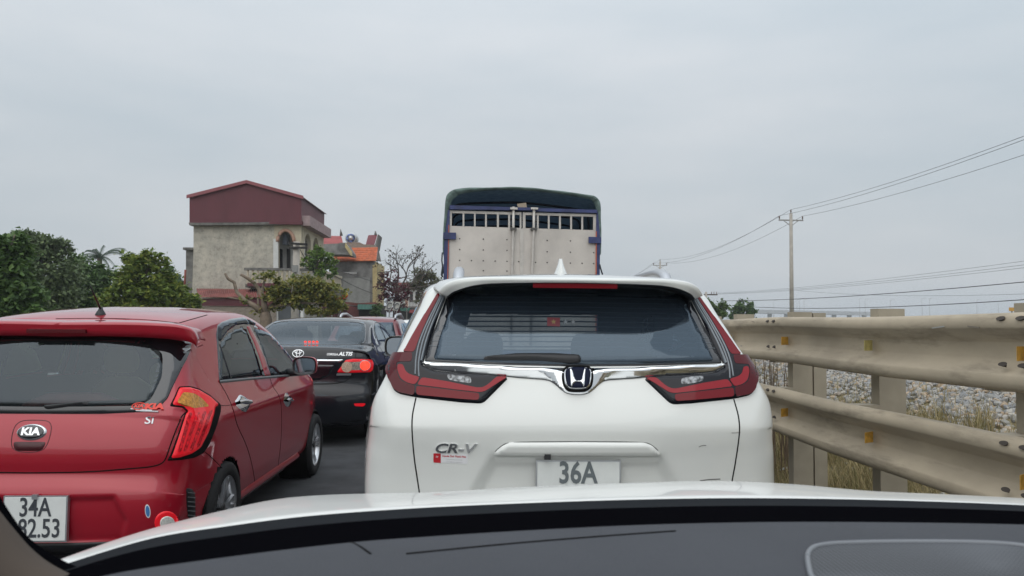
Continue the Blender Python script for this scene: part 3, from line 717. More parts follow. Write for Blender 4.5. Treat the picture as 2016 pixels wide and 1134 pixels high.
# seams
rs = car.px2([(100, 931), (180, 929), (250, 923), (300, 919), (321, 912), (329, 898), (345, 850), (358, 818), (366, 812)], 'rear'); rs[0].x = 0
car.strip('tailgate_seam', rs, 'rear', .008, M_GAP, mirror=True)
car.strip('roof_seam', car.px2([(110, 627.5), (200, 626.5), (290, 629), (350, 636)], 'cam'), 'cam', .006, M_GAP)
car.strip('roof_seam', car.px2([(352, 636), (380, 628), (408, 620)], 'cam'), 'cam', .006, M_GAP)
car.strip('bumper_seam', car.px2(K8([(585, 850), (650, 900), (740, 990), (815, 1070)]), 'cam'), 'cam', .005, M_GAP, mirror=True)
car.strip('lamp_seam', car.px2(K8([(755, 328), (820, 335), (880, 322)]), 'cam'), 'cam', .004, M_GAP, mirror=True)
car.strip('door_seam', car.px2(K4([(608, 170), (650, 240), (690, 330), (715, 440), (770, 545), (812, 690), (832, 850)]), 'cam'), 'cam', .006, M_GAP, mirror=True)
car.strip('door_seam', car.px2(K4([(918, 140), (935, 195), (985, 260), (992, 400), (985, 560), (965, 700), (970, 780)]), 'cam'), 'cam', .006, M_GAP, mirror=True)
car.strip('sill_seam', car.px2(K4([(832, 852), (860, 862), (970, 780), (1080, 690), (1172, 610)]), 'cam'), 'cam', .006, M_GAP, mirror=True)
# side windows
so_ = car.px2(K6([(185, 300), (195, 215), (260, 168), (380, 125), (560, 100), (700, 112), (840, 170), (960, 262), (1100, 425), (1250, 610), (1380, 800), (1410, 860), (1400, 902), (940, 930), (222, 998), (205, 700), (188, 430)]), 'side')
fo = car.patch('window_frame', so_, 'side', M_GLOSSBLACK, off=.003, bevel=.002, rnd=1, rr=.02, mirror=True, hole=.022)
g1 = car.px2(K6([(228, 480), (250, 440), (330, 340), (440, 270), (545, 240), (605, 290), (700, 520), (830, 920), (230, 985)]), 'side')
g2 = car.px2(K6([(695, 265), (800, 275), (920, 330), (1020, 420), (1150, 560), (1262, 700), (1330, 905), (945, 925), (870, 690), (760, 390)]), 'side')
for o_ in fo:
    bm = bmesh.new(); bm.from_mesh(o_.data)
    kl = [f for f in bm.faces if any(inside((f.calc_center_median().y, f.calc_center_median().z), g) for g in (g1, g2))]
    bmesh.ops.delete(bm, geom=kl, context='FACES'); bm.to_mesh(o_.data); bm.free()
for g in (g1, g2): car.patch('side_window', g, 'side', G_TINT, off=.002, bevel=.001, skirt=.001, rnd=1, mirror=True, res=.04)
car.patch('door_pillar', car.px2(K6([(598, 228), (648, 222), (735, 400), (865, 700), (942, 922), (862, 928), (770, 640), (690, 430)]), 'side'), 'side', M_RED, off=.005, bevel=.004, rnd=1, mirror=True)
car.strip('window_divider', car.px2(K6([(225, 480), (300, 700), (385, 960)]), 'side'), 'side', .016, M_BLACK, off=.005, mirror=True)
car.patch('rain_visor', car.px2(K6([(196, 425), (198, 230), (262, 178), (400, 140), (555, 118), (632, 215), (560, 205), (450, 225), (340, 300), (235, 450)]), 'side'), 'side', G_SMOKE, off=.018, bevel=.014, rnd=1, mirror=True, res=.02)
car.patch('rain_visor', car.px2(K6([(575, 120), (700, 128), (845, 185), (960, 272), (1100, 432), (1245, 615), (1270, 680), (1120, 480), (980, 350), (850, 265), (730, 222), (645, 212)]), 'side'), 'side', G_SMOKE, off=.018, bevel=.012, rnd=1, mirror=True, res=.02)
car.strip('waist_moulding', car.px2(K6([(222, 1003), (560, 970), (930, 938), (1410, 900)]), 'side'), 'side', .02, mat('grey trim', (.10, .105, .11), .35), off=.006, mirror=True)
# chrome handle bowls
for q in (K8([(972, 205), (1020, 225), (1105, 288), (1088, 340), (1045, 408), (995, 392), (938, 335), (920, 282), (946, 252)]), K4([(1014, 224), (1034, 238), (1060, 270), (1040, 318), (1020, 318), (1000, 285)])):
    hb = car.patch('handle_bowl', car.px2(q, 'cam'), 'cam', M_CHROME, off=.012, bevel=.014, rnd=1, res=.009, mirror=True)
    c0 = sum((Vector(p) for p in q), Vector((0, 0))) / len(q); d = (q[2][0] - q[7 % len(q)][0]) * .28
    car.strip('door_handle', car.px2([(c0.x - abs(d) - 3, c0.y + 1), (c0.x, c0.y - 2), (c0.x + abs(d) + 3, c0.y)], 'cam'), 'cam', .022, M_CHROME, off=.030, thick=-.012, mirror=True, parent=hb[0])
car.patch('side_skirt', [(1.02, .215), (2.76, .215), (2.80, .29), (2.70, .315), (1.10, .315), (1.00, .29)], 'side', M_RED, off=.025, bevel=.02, rnd=1, mirror=True)
# bumper details
fl = [(328 + 24 * math.cos(a), 1029 + 23 * math.sin(a)) for a in [k / 24 * 2 * math.pi for k in range(24)]]
fb = car.patch('reversing_lamp', car.px2(fl, 'cam'), 'cam', M_KLENS, off=.008, bevel=.006, rnd=0, res=.009, mirror=True)
car.patch('lamp_centre', car.px2([(328 + (x - 328) * .62, 1029 + (y - 1029) * .62) for x, y in fl], 'cam'), 'cam', mat('reversing lens', (.75, .74, .70), .12, coat=1, noise_amt=.15, noise_scale=120), off=.012, bevel=.004, rnd=0, res=.008, mirror=fb[1], parent=fb[0])
vt = car.patch('bumper_vent', car.px2(K4([(398, 820), (440, 828), (455, 870), (457, 1000), (412, 1012), (400, 920)]), 'cam'), 'cam', M_BLACK, off=.002, bevel=.002, rnd=1, mirror=True)
for k in range(6): car.strip('vent_slat', car.px2(K4([(402, 850 + k * 28), (450, 855 + k * 28)]), 'cam'), 'cam', .008, mat('grey trim', ()), off=.006, parent=vt[0], mirror=vt[1])
car.patch('lower_bumper', car.sym([Vector((0, .285)), Vector((.45, .285)), Vector((.66, .28)), Vector((.70, .21)), Vector((.4, .205)), Vector((0, .205))]), 'rear', M_BLACK, off=.006, bevel=.004, rnd=1)
ov = [(160 + 17 * math.cos(a) + 4 * math.sin(a), 965 + 42 * math.sin(a)) for a in [-k / 20 * 2 * math.pi for k in range(20)]]
os_ = car.patch('oval_sticker', car.px2(K4(ov), 'cam'), 'cam', mat('sticker white', ()), off=.001, bevel=0, skirt=.001, rnd=0, res=.008)
car.patch('sticker_field', car.px2(K4([(160 + (x - 160) * .75, 965 + (y - 965) * .82) for x, y in ov]), 'cam'), 'cam', mat('sticker blue', (.05, .18, .42), .4), off=.0016, bevel=0, skirt=.001, rnd=0, res=.008, parent=os_)
# badge, lettering, stickers
bc = car.px2([(88.5, 851)], 'rear')[0]; car_c = Vector((0, bc.y))
el = lambda a_, b_, n=28: [Vector((car_c.x + a_ * math.cos(k / n * 2 * math.pi), car_c.y + b_ * math.sin(k / n * 2 * math.pi))) for k in range(n)]
car.strip('handle_seam', [Vector((.095, bc.y + .055)), Vector((.10, bc.y - .04)), Vector((.075, bc.y - .10)), Vector((-.075, bc.y - .10)), Vector((-.10, bc.y - .04)), Vector((-.095, bc.y + .055)), Vector((0, bc.y + .062))], 'rear', .004, mat('dark maroon', (.05, .003, .006), .4), closed=True)
bd = car.patch('badge', el(.077, .042), 'rear', M_CHROME, off=.010, bevel=.006, rnd=0, res=.01)
car.patch('badge_field', el(.069, .035), 'rear', M_GLOSSBLACK, off=.0112, bevel=.001, rnd=0, res=.01, parent=bd)
car.text('KIA', 'rear', (0, bc.y), .050, M_CHROME, 'badge_lettering', xs=1.22, off=.0125, ext=.0015, bold=.002, parent=bd)
car.patch('tailgate_handle', [Vector((-.083, bc.y - .048)), Vector((.083, bc.y - .048)), Vector((.08, bc.y - .07)), Vector((.065, bc.y - .094)), Vector((-.065, bc.y - .094)), Vector((-.08, bc.y - .07))], 'rear', mat('dark maroon', ()), off=.0015, bevel=.001, rnd=1)
car.text('Si', 'rear', car.px2([(294.5, 828)], 'rear')[0], .055, M_SILVER, 'model_lettering', xs=1.25, off=.003, ext=.002, bold=.0005)
rd2 = mat('decal red', (.72, .05, .03), .4)
car.text('KIA', 'rear', car.px2([(304, 802)], 'rear')[0], .038, rd2, 'decal_lettering', xs=1.5, off=.010, ext=.0004, bold=.0025)
dc = car.px2([(274, 801)], 'rear')[0]
car.strip('decal_oval', [Vector((dc.x + .034 * math.cos(a), dc.y + .017 * math.sin(a))) for a in [k / 24 * 2 * math.pi for k in range(24)]], 'rear', .006, rd2, off=.010, thick=.0, closed=True, sm=0, res=.006)
car.text('KIA', 'rear', dc, .022, rd2, 'decal_lettering', xs=1.3, off=.010, ext=.0004, bold=.001)
for q in ([(258, 806), (300, 809)], [(268, 809.5), (312, 811)]): car.strip('decal_line', car.px2(q, 'rear'), 'rear', .005, mat('sticker white', ()), off=.010, thick=0, sm=0)
car.patch('wiper', car.px2(K7([(545, 125), (620, 108), (1100, 70), (1600, 48), (1780, 66), (1782, 86), (1300, 112), (900, 155), (640, 190), (600, 178)]), 'rear'), 'rear', M_BLACK, off=.022, bevel=.012, skirt=.012, rnd=1, res=.012)
q = lo(Vector((150, 652)), .268); MB().box((-.16, .262, q.z - .012), (.16, .285, q.z + .010)).build('high_brake_lamp', M_LAMPDARK, root)
# plate
c1 = P(70, 1021, KY - .0) - Vector((KX, KY, 0)); pw, ph = .322, .235
pl = bpy.data.objects.new('number_plate', None); C.objects.link(pl); pl.parent = root; pl.location = (c1.x, -.004, c1.z); pl.rotation_euler = (0, 0, rad(1))
MB().box((-pw/2, 0, -ph/2), (pw/2, .022, ph/2)).build('plate_frame', M_SILVER, pl)
MB().box((-pw/2 + .007, -.003, -ph/2 + .007), (pw/2 - .007, .004, ph/2 - .007)).build('plate_sheet', M_PLATE, pl)
flat_text('34A', .135, M_INK, Matrix.Translation((.0, -.0045, .055)), pl, xs=.72, bold=.0015)
flat_text('182.53', .135, M_INK, Matrix.Translation((0, -.0045, -.052)), pl, xs=.72, bold=.0015)
MB().obox((0, -.006, ph/2 - .004), (.014, 0, 0), (0, .008, 0), (0, 0, .012)).build('plate_clip', M_SILVER, pl)
# aerial
hb = car.hit((198, -619), 'cam')[0]
MB().lathe([(.030, -.012), (.030, 0), (.024, .012), (.014, .028), (.009, .045), (0, .046)], 20).build('aerial_base', M_BLACK, root, True, hb)
tip = P(177, 563, KY + hb.y - .18) - Vector((KX, KY, 0))
MB().tube([hb + Vector((0, 0, .03)), tip], [.006, .0035], 8).build('aerial', M_BLACK, root, True)
mirror_unit(car, .80, 2.30, 1.085, .195, .150, 1, M_RED, M_MIRROR); mirror_unit(car, -.80, 2.30, 1.085, .195, .150, -1, M_RED, M_MIRROR)
car.patch('windscreen', [(-.60, 1.10), (.60, 1.10), (.47, 1.43), (-.47, 1.43)], 'front', glass_mat('clear glass', (.75, .8, .8)), off=.003, bevel=.001, rnd=1, res=.05, hole=.02)
for hy in (.78, 3.30): car.arches.append((hy, .29, .312))
car.finish(M_RED, M_LINING)
for s_ in (-1, 1):
    for hy in (.78, 3.30):
        wheel(root, s_ * .705, hy, .288, .288, .185, s_, 5, M_RIM, M_DARKRIM)
        well = MB(); well.lathe([(.33, -.26), (.33, 0), (.314, .012)], 32, Matrix.Translation((s_ * .762, hy, .29)) @ Matrix.Rotation(math.pi / 2 * s_, 4, 'Y')).build('wheel_well', M_GAP, root, True)
M_ROSE = mat('rose seat cover', (.60, .22, .20), .9); M_OLIVE = mat('olive seat cover', (.45, .48, .22), .9)
seat(root, -.22, 1.0, .45, .98, .72, M_ROSE, False); seat(root, .36, 1.05, .45, .95, .42, M_OLIVE)
for x in (-.34, .34): seat(root, x, 1.9, .45, 1.02, .46, M_OLIVE)

# ---------------------------------------------------------------- black saloon ahead of the hatchback
M_INKPAINT = mat('black car paint', (.009, .010, .014), .4, coat=1, spec=.05)
M_LIT = mat('lit brake lamp', (.8, .05, .03), .2, emit=(1, .05, .025), estr=1.3)
G_CLEAR = glass_mat('rear glass', (.55, .58, .60), body=.12, base=(.05, .06, .07), ior=1.6)
C3 = lambda p: crop(520, 580, 4.3611, p)
AX, AY = -2.09, 8.9
root = thing('black_saloon', 'glossy black saloon car with a lit red brake lamp, ahead of the hatchback', 'car', (AX, AY, 0))
bpy.context.view_layer.update()
wa = smooth_tab([(.2, .80), (.5, .865), (.8, .88), (.95, .875), (1.05, .845), (1.13, .79), (1.25, .735), (1.42, .655), (1.56, .56)])
def W_a(y, z):
    w_ = wa(z)
    if y < .9: w_ -= .05 * (1 - max(y, 0) / .9) ** 2
    if y > 3.4: w_ -= .16 * ((y - 3.4) / 1.2) ** 2
    return w_
prof_a = [(.3, .22), (.08, .25), (.01, .40), (.0, .55), (.02, .66), (.05, .72), (.06, .80), (.045, .92), (.04, 1.02), (.055, 1.10), (.075, 1.145), (.11, 1.16), (.42, 1.185), (.58, 1.215), (.85, 1.34), (1.13, 1.455), (1.3, 1.50), (1.8, 1.525), (2.2, 1.51), (2.55, 1.44), (3.0, 1.22), (3.4, 1.04), (4.0, .96), (4.4, .82), (4.56, .62), (4.5, .28), (4.0, .22), (2.3, .20)]
car = Car(root, prof_a, W_a, lambda y, z, a, b: .09, lambda y, z, a, b: .10 if (y < .6 and a < -.3) else .055 if z > 1 else .1 if y > 4 else .03, ((1.0, 3.7), .62), step=.022, ncr=36)
half = car.px2(C3([(325, 226), (600, 226), (860, 236), (876, 300), (872, 395), (850, 420), (790, 430), (325, 430)]), 'cam')
half3 = [car.hit(p, 'cam')[0] for p in half]; win = car.sym([Vector((p.x, p.z)) for p in half3])
car.patch('rear_window', win, 'rear', G_CLEAR, off=.003, bevel=.002, rnd=1, hole=.02, res=.04)
car.strip('window_trim', win, 'rear', .02, M_GLOSSBLACK, off=.004, closed=True)
LH = bpy.data.objects.new('tail_lamp', None); C.objects.link(LH); LH.parent = root
RH = bpy.data.objects.new('tail_lamp', None); C.objects.link(RH); RH.parent = root
def lamp(name, pts, mt, off, bevel=0, rnd=1, res=.02, **k): return car.patch(name, car.px2(C3(pts), 'cam'), 'cam', mt, off=off, bevel=bevel, rnd=rnd, res=res, parent=LH, mirror=RH, **k)
cir = lambda cx_, cy_, r: [(cx_ + r * math.cos(k / 20 * 2 * math.pi), cy_ + r * math.sin(k / 20 * 2 * math.pi)) for k in range(20)]
lamp('lamp_lens', [(625, 668), (700, 562), (760, 552), (925, 556), (941, 590), (935, 645), (912, 667), (750, 671)], M_KLENS, .012, .010, skirt=.02)
lamp('lamp_panel', [(705, 580), (830, 575), (830, 645), (690, 650)], mat('lamp mirror', (.45, .40, .34), .15, .4, noise_amt=.5, noise_scale=60), .0135)
lamp('indicator_lens', cir(710, 620, 46), mat('pale amber lens', (.55, .40, .30), .2, coat=1, noise_amt=.3, noise_scale=90), .018)
lamp('brake_lamp_ring', cir(862, 608, 47), M_SILVER, .017); lamp('brake_lamp', cir(862, 608, 40), M_LIT, .020)
lamp('reflector_strip', [(622, 676), (748, 676), (746, 692), (620, 694)], M_SILVER, .012)
hb = car.px2(C3([(325, 556), (500, 556), (685, 556), (645, 582), (500, 580), (325, 580)]), 'rear')
car.patch('chrome_bar', car.sym(hb), 'rear', M_CHROME, off=.016, bevel=.01, rnd=1)
hb = car.px2(C3([(325, 600), (600, 605), (560, 700), (470, 735), (325, 740)]), 'rear')
car.patch('plate_recess', car.sym(hb), 'rear', M_GLOSSBLACK, off=.002, bevel=.001, rnd=1)
car.strip('boot_seam', car.px2(C3([(790, 478), (783, 550)]), 'cam'), 'cam', .008, M_GAP, mirror=True)
car.strip('boot_seam', car.px2(C3([(760, 672), (745, 710), (690, 750), (600, 766), (480, 768), (325, 768)]), 'cam'), 'cam', .012, M_GAP, mirror=True)
rf = [(768, 935), (868, 932), (868, 948), (845, 960), (780, 957)]
lamp('bumper_reflector', rf, M_KLENS, .004)
bz = car.px2(C3([(325, 507)]), 'rear')[0].y
bd = bpy.data.objects.new('badge', None); C.objects.link(bd); bd.parent = root
for (a_, b_, oy) in ((.064, .042, 0), (.020, .039, 0), (.041, .019, .019)):
    car.strip('badge_ring', [Vector((a_ * math.cos(k / 28 * 2 * math.pi), bz + oy + b_ * math.sin(k / 28 * 2 * math.pi))) for k in range(28)], 'rear', .011, M_CHROME, off=.010, thick=0, closed=True, sm=0, parent=bd)
M_LETTER = mat('bright lettering', (.72, .73, .74), .2, .6)
q = car.px2(C3([(585, 514)]), 'rear')[0]; car.text('COROLLA', 'rear', q, .034, M_LETTER, 'model_lettering', xs=.80, shear=.2, off=.004, ext=.002, bold=.001)
q = car.px2(C3([(697, 511)]), 'rear')[0]; car.text('ALTIS', 'rear', q, .058, M_LETTER, 'model_lettering', xs=1.05, shear=.25, off=.004, ext=.002, bold=.002)
for cx_ in (358, 393, 427, 458):
    h_ = car.hit((C3([(cx_, 412)])[0][0], -C3([(cx_, 412)])[0][1]), 'cam')
    m = MB(); m.lathe([(0, 0), (.013, .002), (.018, .014)], 14, Matrix.Translation(h_[0] - Vector((0, .012, -.004))) @ Matrix.Rotation(-math.pi / 2, 4, 'X') @ Matrix.Rotation(math.pi, 4, 'X')); m.build('high_brake_led', M_LIT, root, True)
# side windows seen edge-on
car.patch('side_window', car.px2(C3([(892, 420), (902, 290), (918, 252), (940, 320), (985, 440), (900, 432)]), 'cam'), 'cam', M_GLOSSBLACK, off=.004, bevel=.002, rnd=1, mirror=True)
car.patch('side_window', [(1.25, 1.20), (1.35, 1.33), (1.55, 1.42), (2.05, 1.44), (2.05, 1.18)], 'side', G_TINT, off=.003, bevel=.001, rnd=1, mirror=True, hole=.02)
car.patch('side_window', [(2.12, 1.18), (2.12, 1.44), (2.4, 1.40), (2.95, 1.16), (2.98, 1.12)], 'side', G_TINT, off=.003, bevel=.001, rnd=1, mirror=True, hole=.02)
car.strip('window_chrome', [(1.0, 1.17), (1.12, 1.30), (1.4, 1.425), (1.8, 1.46), (2.2, 1.445), (2.5, 1.38), (3.0, 1.12)], 'side', .014, M_SILVER, off=.006, mirror=True)
car.strip('door_seam', [(1.15, .40), (1.0, .75), (1.2, 1.15)], 'side', .006, M_GAP, mirror=True)
for y in (1.5, 2.55): car.strip('door_handle', [(y - .09, .99), (y, 1.0), (y + .09, .995)], 'side', .025, M_CHROME, off=.03, thick=-.012, mirror=True)
car.patch('windscreen', [(-.60, 1.14), (.60, 1.14), (.5, 1.44), (-.5, 1.44)], 'front', glass_mat('clear glass', (.75, .8, .8)), off=.003, bevel=.001, rnd=1, res=.05, hole=.02)
for hy in (.98, 3.6): car.arches.append((hy, .32, .35))
car.finish(M_INKPAINT, M_LINING)
for s_ in (-1, 1):
    for hy in (.98, 3.6): wheel(root, s_ * .77, hy, .318, .318, .2, s_, 5, M_RIM, M_DARKRIM)
    mirror_unit(car, s_ * .86, 2.75, 1.10, .19, .14, s_, M_INKPAINT, M_MIRROR)
M_CREAM = mat('pale seat cover', (.42, .42, .38), .9)
for x in (-.38, .38): seat(root, x, 2.15, .5, 1.10, .48, M_CREAM)
for x in (-.40, .40): seat(root, x, 1.15, .5, 1.06, .55, M_SEATDARK)

# ---------------------------------------------------------------- two more cars in the queue
def far_car(name, label, X, Y, paint, hgt, wid, rails):
    root = thing(name, label, 'car', (X, Y, 0)); bpy.context.view_layer.update(); k = hgt / 1.66; q = wid / 1.8
    wf = smooth_tab([(.2, .80), (.5, .89), (.9, .90), (1.05, .87), (1.2, .80), (1.45, .70), (1.7, .58)])
    car = Car(root, [(y, z * k) for y, z in [(.3, .25), (.05, .30), (.0, .55), (.04, .75), (.05, .95), (.12, 1.10), (.30, 1.42), (.42, 1.58), (.6, 1.63), (1.3, 1.66), (2.0, 1.62), (2.5, 1.40), (3.1, 1.08), (3.8, 1.0), (4.3, .85), (4.4, .5), (4.2, .25), (2.2, .22)]],
              lambda y, z: (wf(z / k) - (.05 * (1 - y / .9) ** 2 if y < .9 else 0) - (.15 * ((y - 3.2) / 1.2) ** 2 if y > 3.2 else 0)) * q,
              lambda *a: .10, lambda y, z, a, b: .08 if (y < .5 and a < -.3) else .05, ((1.0, 3.4), .7), step=.05, ncr=20, narc=5, nwall=12)
    car.patch('rear_window', [(x * q, z * k) for x, z in [(-.62, 1.12), (.62, 1.12), (.66, 1.18), (.56, 1.52), (-.56, 1.52), (-.66, 1.18)]], 'rear', G_CLEAR if rails == 0 else G_DARK, off=.004, bevel=.002, rnd=1, res=.06, hole=.03)
    for a in ([(.55, 1.14), (.72, 1.40), (1.05, 1.50), (1.3, 1.50), (1.3, 1.12)], [(1.38, 1.12), (1.38, 1.50), (1.9, 1.52), (2.3, 1.38), (2.75, 1.10)]):
        car.patch('side_window', [(y, z * k) for y, z in a], 'side', G_DARK, off=.004, bevel=.002, rnd=1, res=.06, mirror=True, hole=.03)
    car.patch('tail_lamp', [(x * q, z * k) for x, z in [(.62, .86), (.84, .88), (.83, 1.04), (.70, 1.06)]], 'rear', M_KLENS, off=.01, bevel=.008, rnd=1, mirror=True)
    car.patch('windscreen', [(-.55, 1.18 * k), (.55, 1.18 * k), (.45, 1.52 * k), (-.45, 1.52 * k)], 'front', glass_mat('clear glass', (.75, .8, .8)), off=.003, bevel=.001, rnd=1, res=.08, hole=.03)
    for hy in (.9, 3.5): car.arches.append((hy, .34, .37))
    car.finish(paint, M_LINING)
    for s_ in (-1, 1):
        for hy in (.9, 3.5): wheel(root, s_ * .77 * q, hy, .34, .34, .2, s_, 5, M_RIM, M_DARKRIM)
        mirror_unit(car, s_ * .86 * q, 2.5, 1.1 * k, .19, .14, s_, paint, M_MIRROR)
        if rails: MB().tube([(s_ * .60 * q, .5, 1.60 * k), (s_ * .60 * q, .58, 1.67 * k), (s_ * .61 * q, .8, 1.70 * k), (s_ * .62 * q, 1.4, 1.715 * k), (s_ * .6 * q, 2.1, 1.63 * k)], .028, 8).build('roof_rail', M_SILVER, root, True)
    for x in (-.36, .36): seat(root, x, 1.9, .5, 1.1 * k, .48, M_SEATDARK)
far_car('red_crossover', 'dark red car with a silver roof rail, half hidden ahead of the black saloon', -2.42, 16.2, mat('dark red paint', (.16, .008, .016), .3, coat=1), 1.60, 1.78, 1)
far_car('white_car', 'white car in the queue just ahead of the dark red one', -2.30, 27.0, M_WHITE, 1.60, 1.8, 0)
# ---------------------------------------------------------------- the car the picture is taken from
root = thing('own_car', 'white bonnet, black cowl and grey dashboard of the car the view is from', 'car', (.35, .4, 0))
O0 = Vector((.35, .4, 0))
def cur(pts, n=61): 
    c = resample(catmull([Vector(p) for p in pts], False, 10), sum((Vector(a) - Vector(b)).length for a, b in zip(pts, pts[1:])) / (n - 1), False); return c[:n] if len(c) >= n else c + [c[-1]] * (n - len(c))
tabS = [(60, 1128), (105, 1108), (260, 1052), (430, 1007), (550, 982), (650, 974), (850, 969), (1008, 960), (1200, 952), (1408, 947), (1560, 953), (1708, 966), (1860, 973), (2016, 981), (2200, 992)]
tabL = [(60, 1134), (110, 1117), (300, 1060), (450, 1036), (600, 1017), (800, 1002), (1008, 992), (1250, 984), (1458, 981), (1700, 984), (1900, 990), (2016, 995), (2200, 1004)]
tabD = [(60, 1180), (200, 1134), (400, 1102), (690, 1067), (850, 1055), (1008, 1045), (1250, 1033), (1508, 1027), (1800, 1028), (2016, 1032), (2200, 1038)]
xs = [60 + (2200 - 60) * i / 80 for i in range(81)]
fS, fL, fD = (lambda t: (lambda c: [lerp_tab([(p.x, p.y) for p in c], x) for x in xs])(catmull([Vector(p) for p in t], False, 10)))(tabS), None, None
ev = lambda t: [lerp_tab([(p.x, p.y) for p in catmull([Vector(p) for p in t], False, 10)], x) for x in xs]
fS, fL, fD = ev(tabS), ev(tabL), ev(tabD)
rows = []
yS = lambda x: .88 + (1.46 - .88) * min(1, max(0, (x - 100) / 620)) ** .7 if x < 720 else 1.46 - .12 * max(0, (x - 1500) / 700)
yL = lambda x: .86 + .24 * math.sin(min(1, max(0, (x - 60) / 1900)) * math.pi * .62) ** .8
def bez(a, b, t): m = a.lerp(b, .5) + Vector((0, 0, .018)); return a.lerp(m, t).lerp(m.lerp(b, t), t)
cl, cr = [], []
for i, x in enumerate(xs):
    a = P(x, fL[i], yL(x)) - O0; b = P(x, fS[i], max(yS(x), yL(x) + .01)) - O0
    col = [a + Vector((0, -.02, -.012))] + [a.lerp(b, t / 8) + Vector((0, 0, .0035 * math.sin(math.pi * t / 8))) for t in range(9)]
    f = Vector((.55 * (b.x), 0, 0)); 
    for dy, dz, k in ((.20, -.05, .99), (.45, -.125, .97), (.70, -.225, .95), (.82, -.32, .93), (.85, -.50, .92), (.83, -.75, .90)):
        w_ = (1 if x > 500 else max(.15, (x - 60) / 440)); col.append(Vector((b.x * k, b.y + dy * w_, b.z + dz)))
    rows.append(col)
M_BONNET = mat('white bonnet paint', (.72, .72, .69), .35, coat=.5, spec=.2)
MB().grid(rows, True).build('bonnet', M_BONNET, root, True)
low_ = [[P(x, fL[i] - .5, yL(x) - .0) - O0, P(x, fL[i] + 6, yL(x) - .03) - O0, P(x, fL[i] * .68 + fD[i] * .32, yL(x) - .12) - O0] for i, x in enumerate(xs)]
MB().grid(low_).build('cowl_panel', mat('cowl plastic', (.010, .012, .015), .8, spec=.06), root, True)
low_ = [[P(x, fL[i] * .69 + fD[i] * .31, yL(x) - .118) - O0, P(x, fL[i] * .1 + fD[i] * .9, yL(x) - .20) - O0, P(x, fD[i] + 8, yL(x) - .21) - O0] for i, x in enumerate(xs)]
MB().grid(low_).build('windscreen_base', mat('black felt', (.003, .003, .004), 1, spec=0), root, True)
M_DASH = mat('soft dashboard', (.050, .053, .062), .65, bump=.35, bump_scale=500, noise_amt=.08, noise_scale=3, spec=.3)
dr = []
for i, x in enumerate(xs):
    d0 = yL(x) - .20; col = []
    for dy, dp in ((3, .012), (0, 0), (3, -.015), (12, -.04), (40, -.10), (90, -.18), (170, -.27), (330, -.36)): col.append(P(x, fD[i] + dy, d0 + dp) - O0)
    dr.append(col)
MB().grid(dr).build('dashboard', M_DASH, root, True)
dv = BVHTree.FromPolygons([v + O0 for r in dr for v in r], [(a * 8 + b, a * 8 + b + 1, (a + 1) * 8 + b + 1, (a + 1) * 8 + b) for a in range(80) for b in range(7)])
def on_dash(px, py, up=.002):
    h = dv.ray_cast(CAM, ray(px, py).normalized()); n_ = h[1] if h[1].z > 0 else -h[1]; return h[0] + n_ * up - O0
c_ = chaikin([(800, 1091), (1000, 1071), (1200, 1055), (1330, 1046)], 2, False)
MB().tube([on_dash(p.x, p.y, 0) for p in c_], .0013, 6).build('dashboard_crease', M_GAP, root, True)
c_ = [(692, 1068), (712, 1078), (730, 1091)]
MB().tube([on_dash(x, y, 0) for x, y in c_], .0012, 6).build('dashboard_seam', M_GAP, root, True)
gp = chaikin([Vector(p) for p in [(1590, 1110), (1590, 1088), (1612, 1074), (1700, 1070), (1850, 1069), (1985, 1072), (2060, 1085), (2100, 1130), (2080, 1190), (1660, 1190), (1600, 1150)]], 3)
MB().tube([on_dash(p.x, p.y, .001) for p in gp + gp[:1]], .003, 8).build('grille_rim', mat('grille rim', (.16, .17, .185), .35), root, True)
m = MB(); ce = Vector((1850, 1130))
pts = [on_dash(p.x, p.y, .0012) for p in gp]; inn = [on_dash(ce.x + (p.x - ce.x) * .5, ce.y + (p.y - ce.y) * .5, .0012) for p in gp]; n = len(pts)
m.add(pts + inn + [on_dash(ce.x, ce.y, .0012)], [(k, (k + 1) % n, (k + 1) % n + n, k + n) for k in range(n)] + [(k + n, (k + 1) % n + n, 2 * n) for k in range(n)])
gm = mat('speaker mesh', (.05, .055, .065), .55)
t = gm.node_tree; N_ = t.nodes.new; vo = N_('ShaderNodeTexVoronoi'); vo.inputs['Scale'].default_value = 210; vo.inputs['Randomness'].default_value = 0
tcn = N_('ShaderNodeTexCoord'); t.links.new(tcn.outputs['Object'], vo.inputs['Vector']); r_ = N_('ShaderNodeValToRGB'); t.links.new(vo.outputs['Distance'], r_.inputs[0])
r_.color_ramp.elements[0].color = (.006, .006, .008, 1); r_.color_ramp.elements[0].position = .3; r_.color_ramp.elements[1].color = (.075, .08, .09, 1); r_.color_ramp.elements[1].position = .5
t.links.new(r_.outputs[0], t.nodes['Principled BSDF'].inputs['Base Color'])
m.build('speaker_grille', gm, root, True)
q = chaikin([Vector(p) for p in [(-40, 965), (0, 1030), (30, 1072), (75, 1108), (140, 1140), (230, 1170)]], 2, False)
MB().tube([P(p.x, p.y, .80) - O0 for p in q], .0115, 12).build('pillar_seal', mat('black felt', ()), root, True)
q = chaikin([Vector(p) for p in [(-60, 1030), (-12, 1090), (20, 1125), (65, 1160), (150, 1200)]], 2, False)
MB().tube([P(p.x, p.y, .74) - O0 for p in q], .024, 16).build('pillar_trim', mat('beige trim', (.085, .068, .056), .8, spec=.2), root, True)
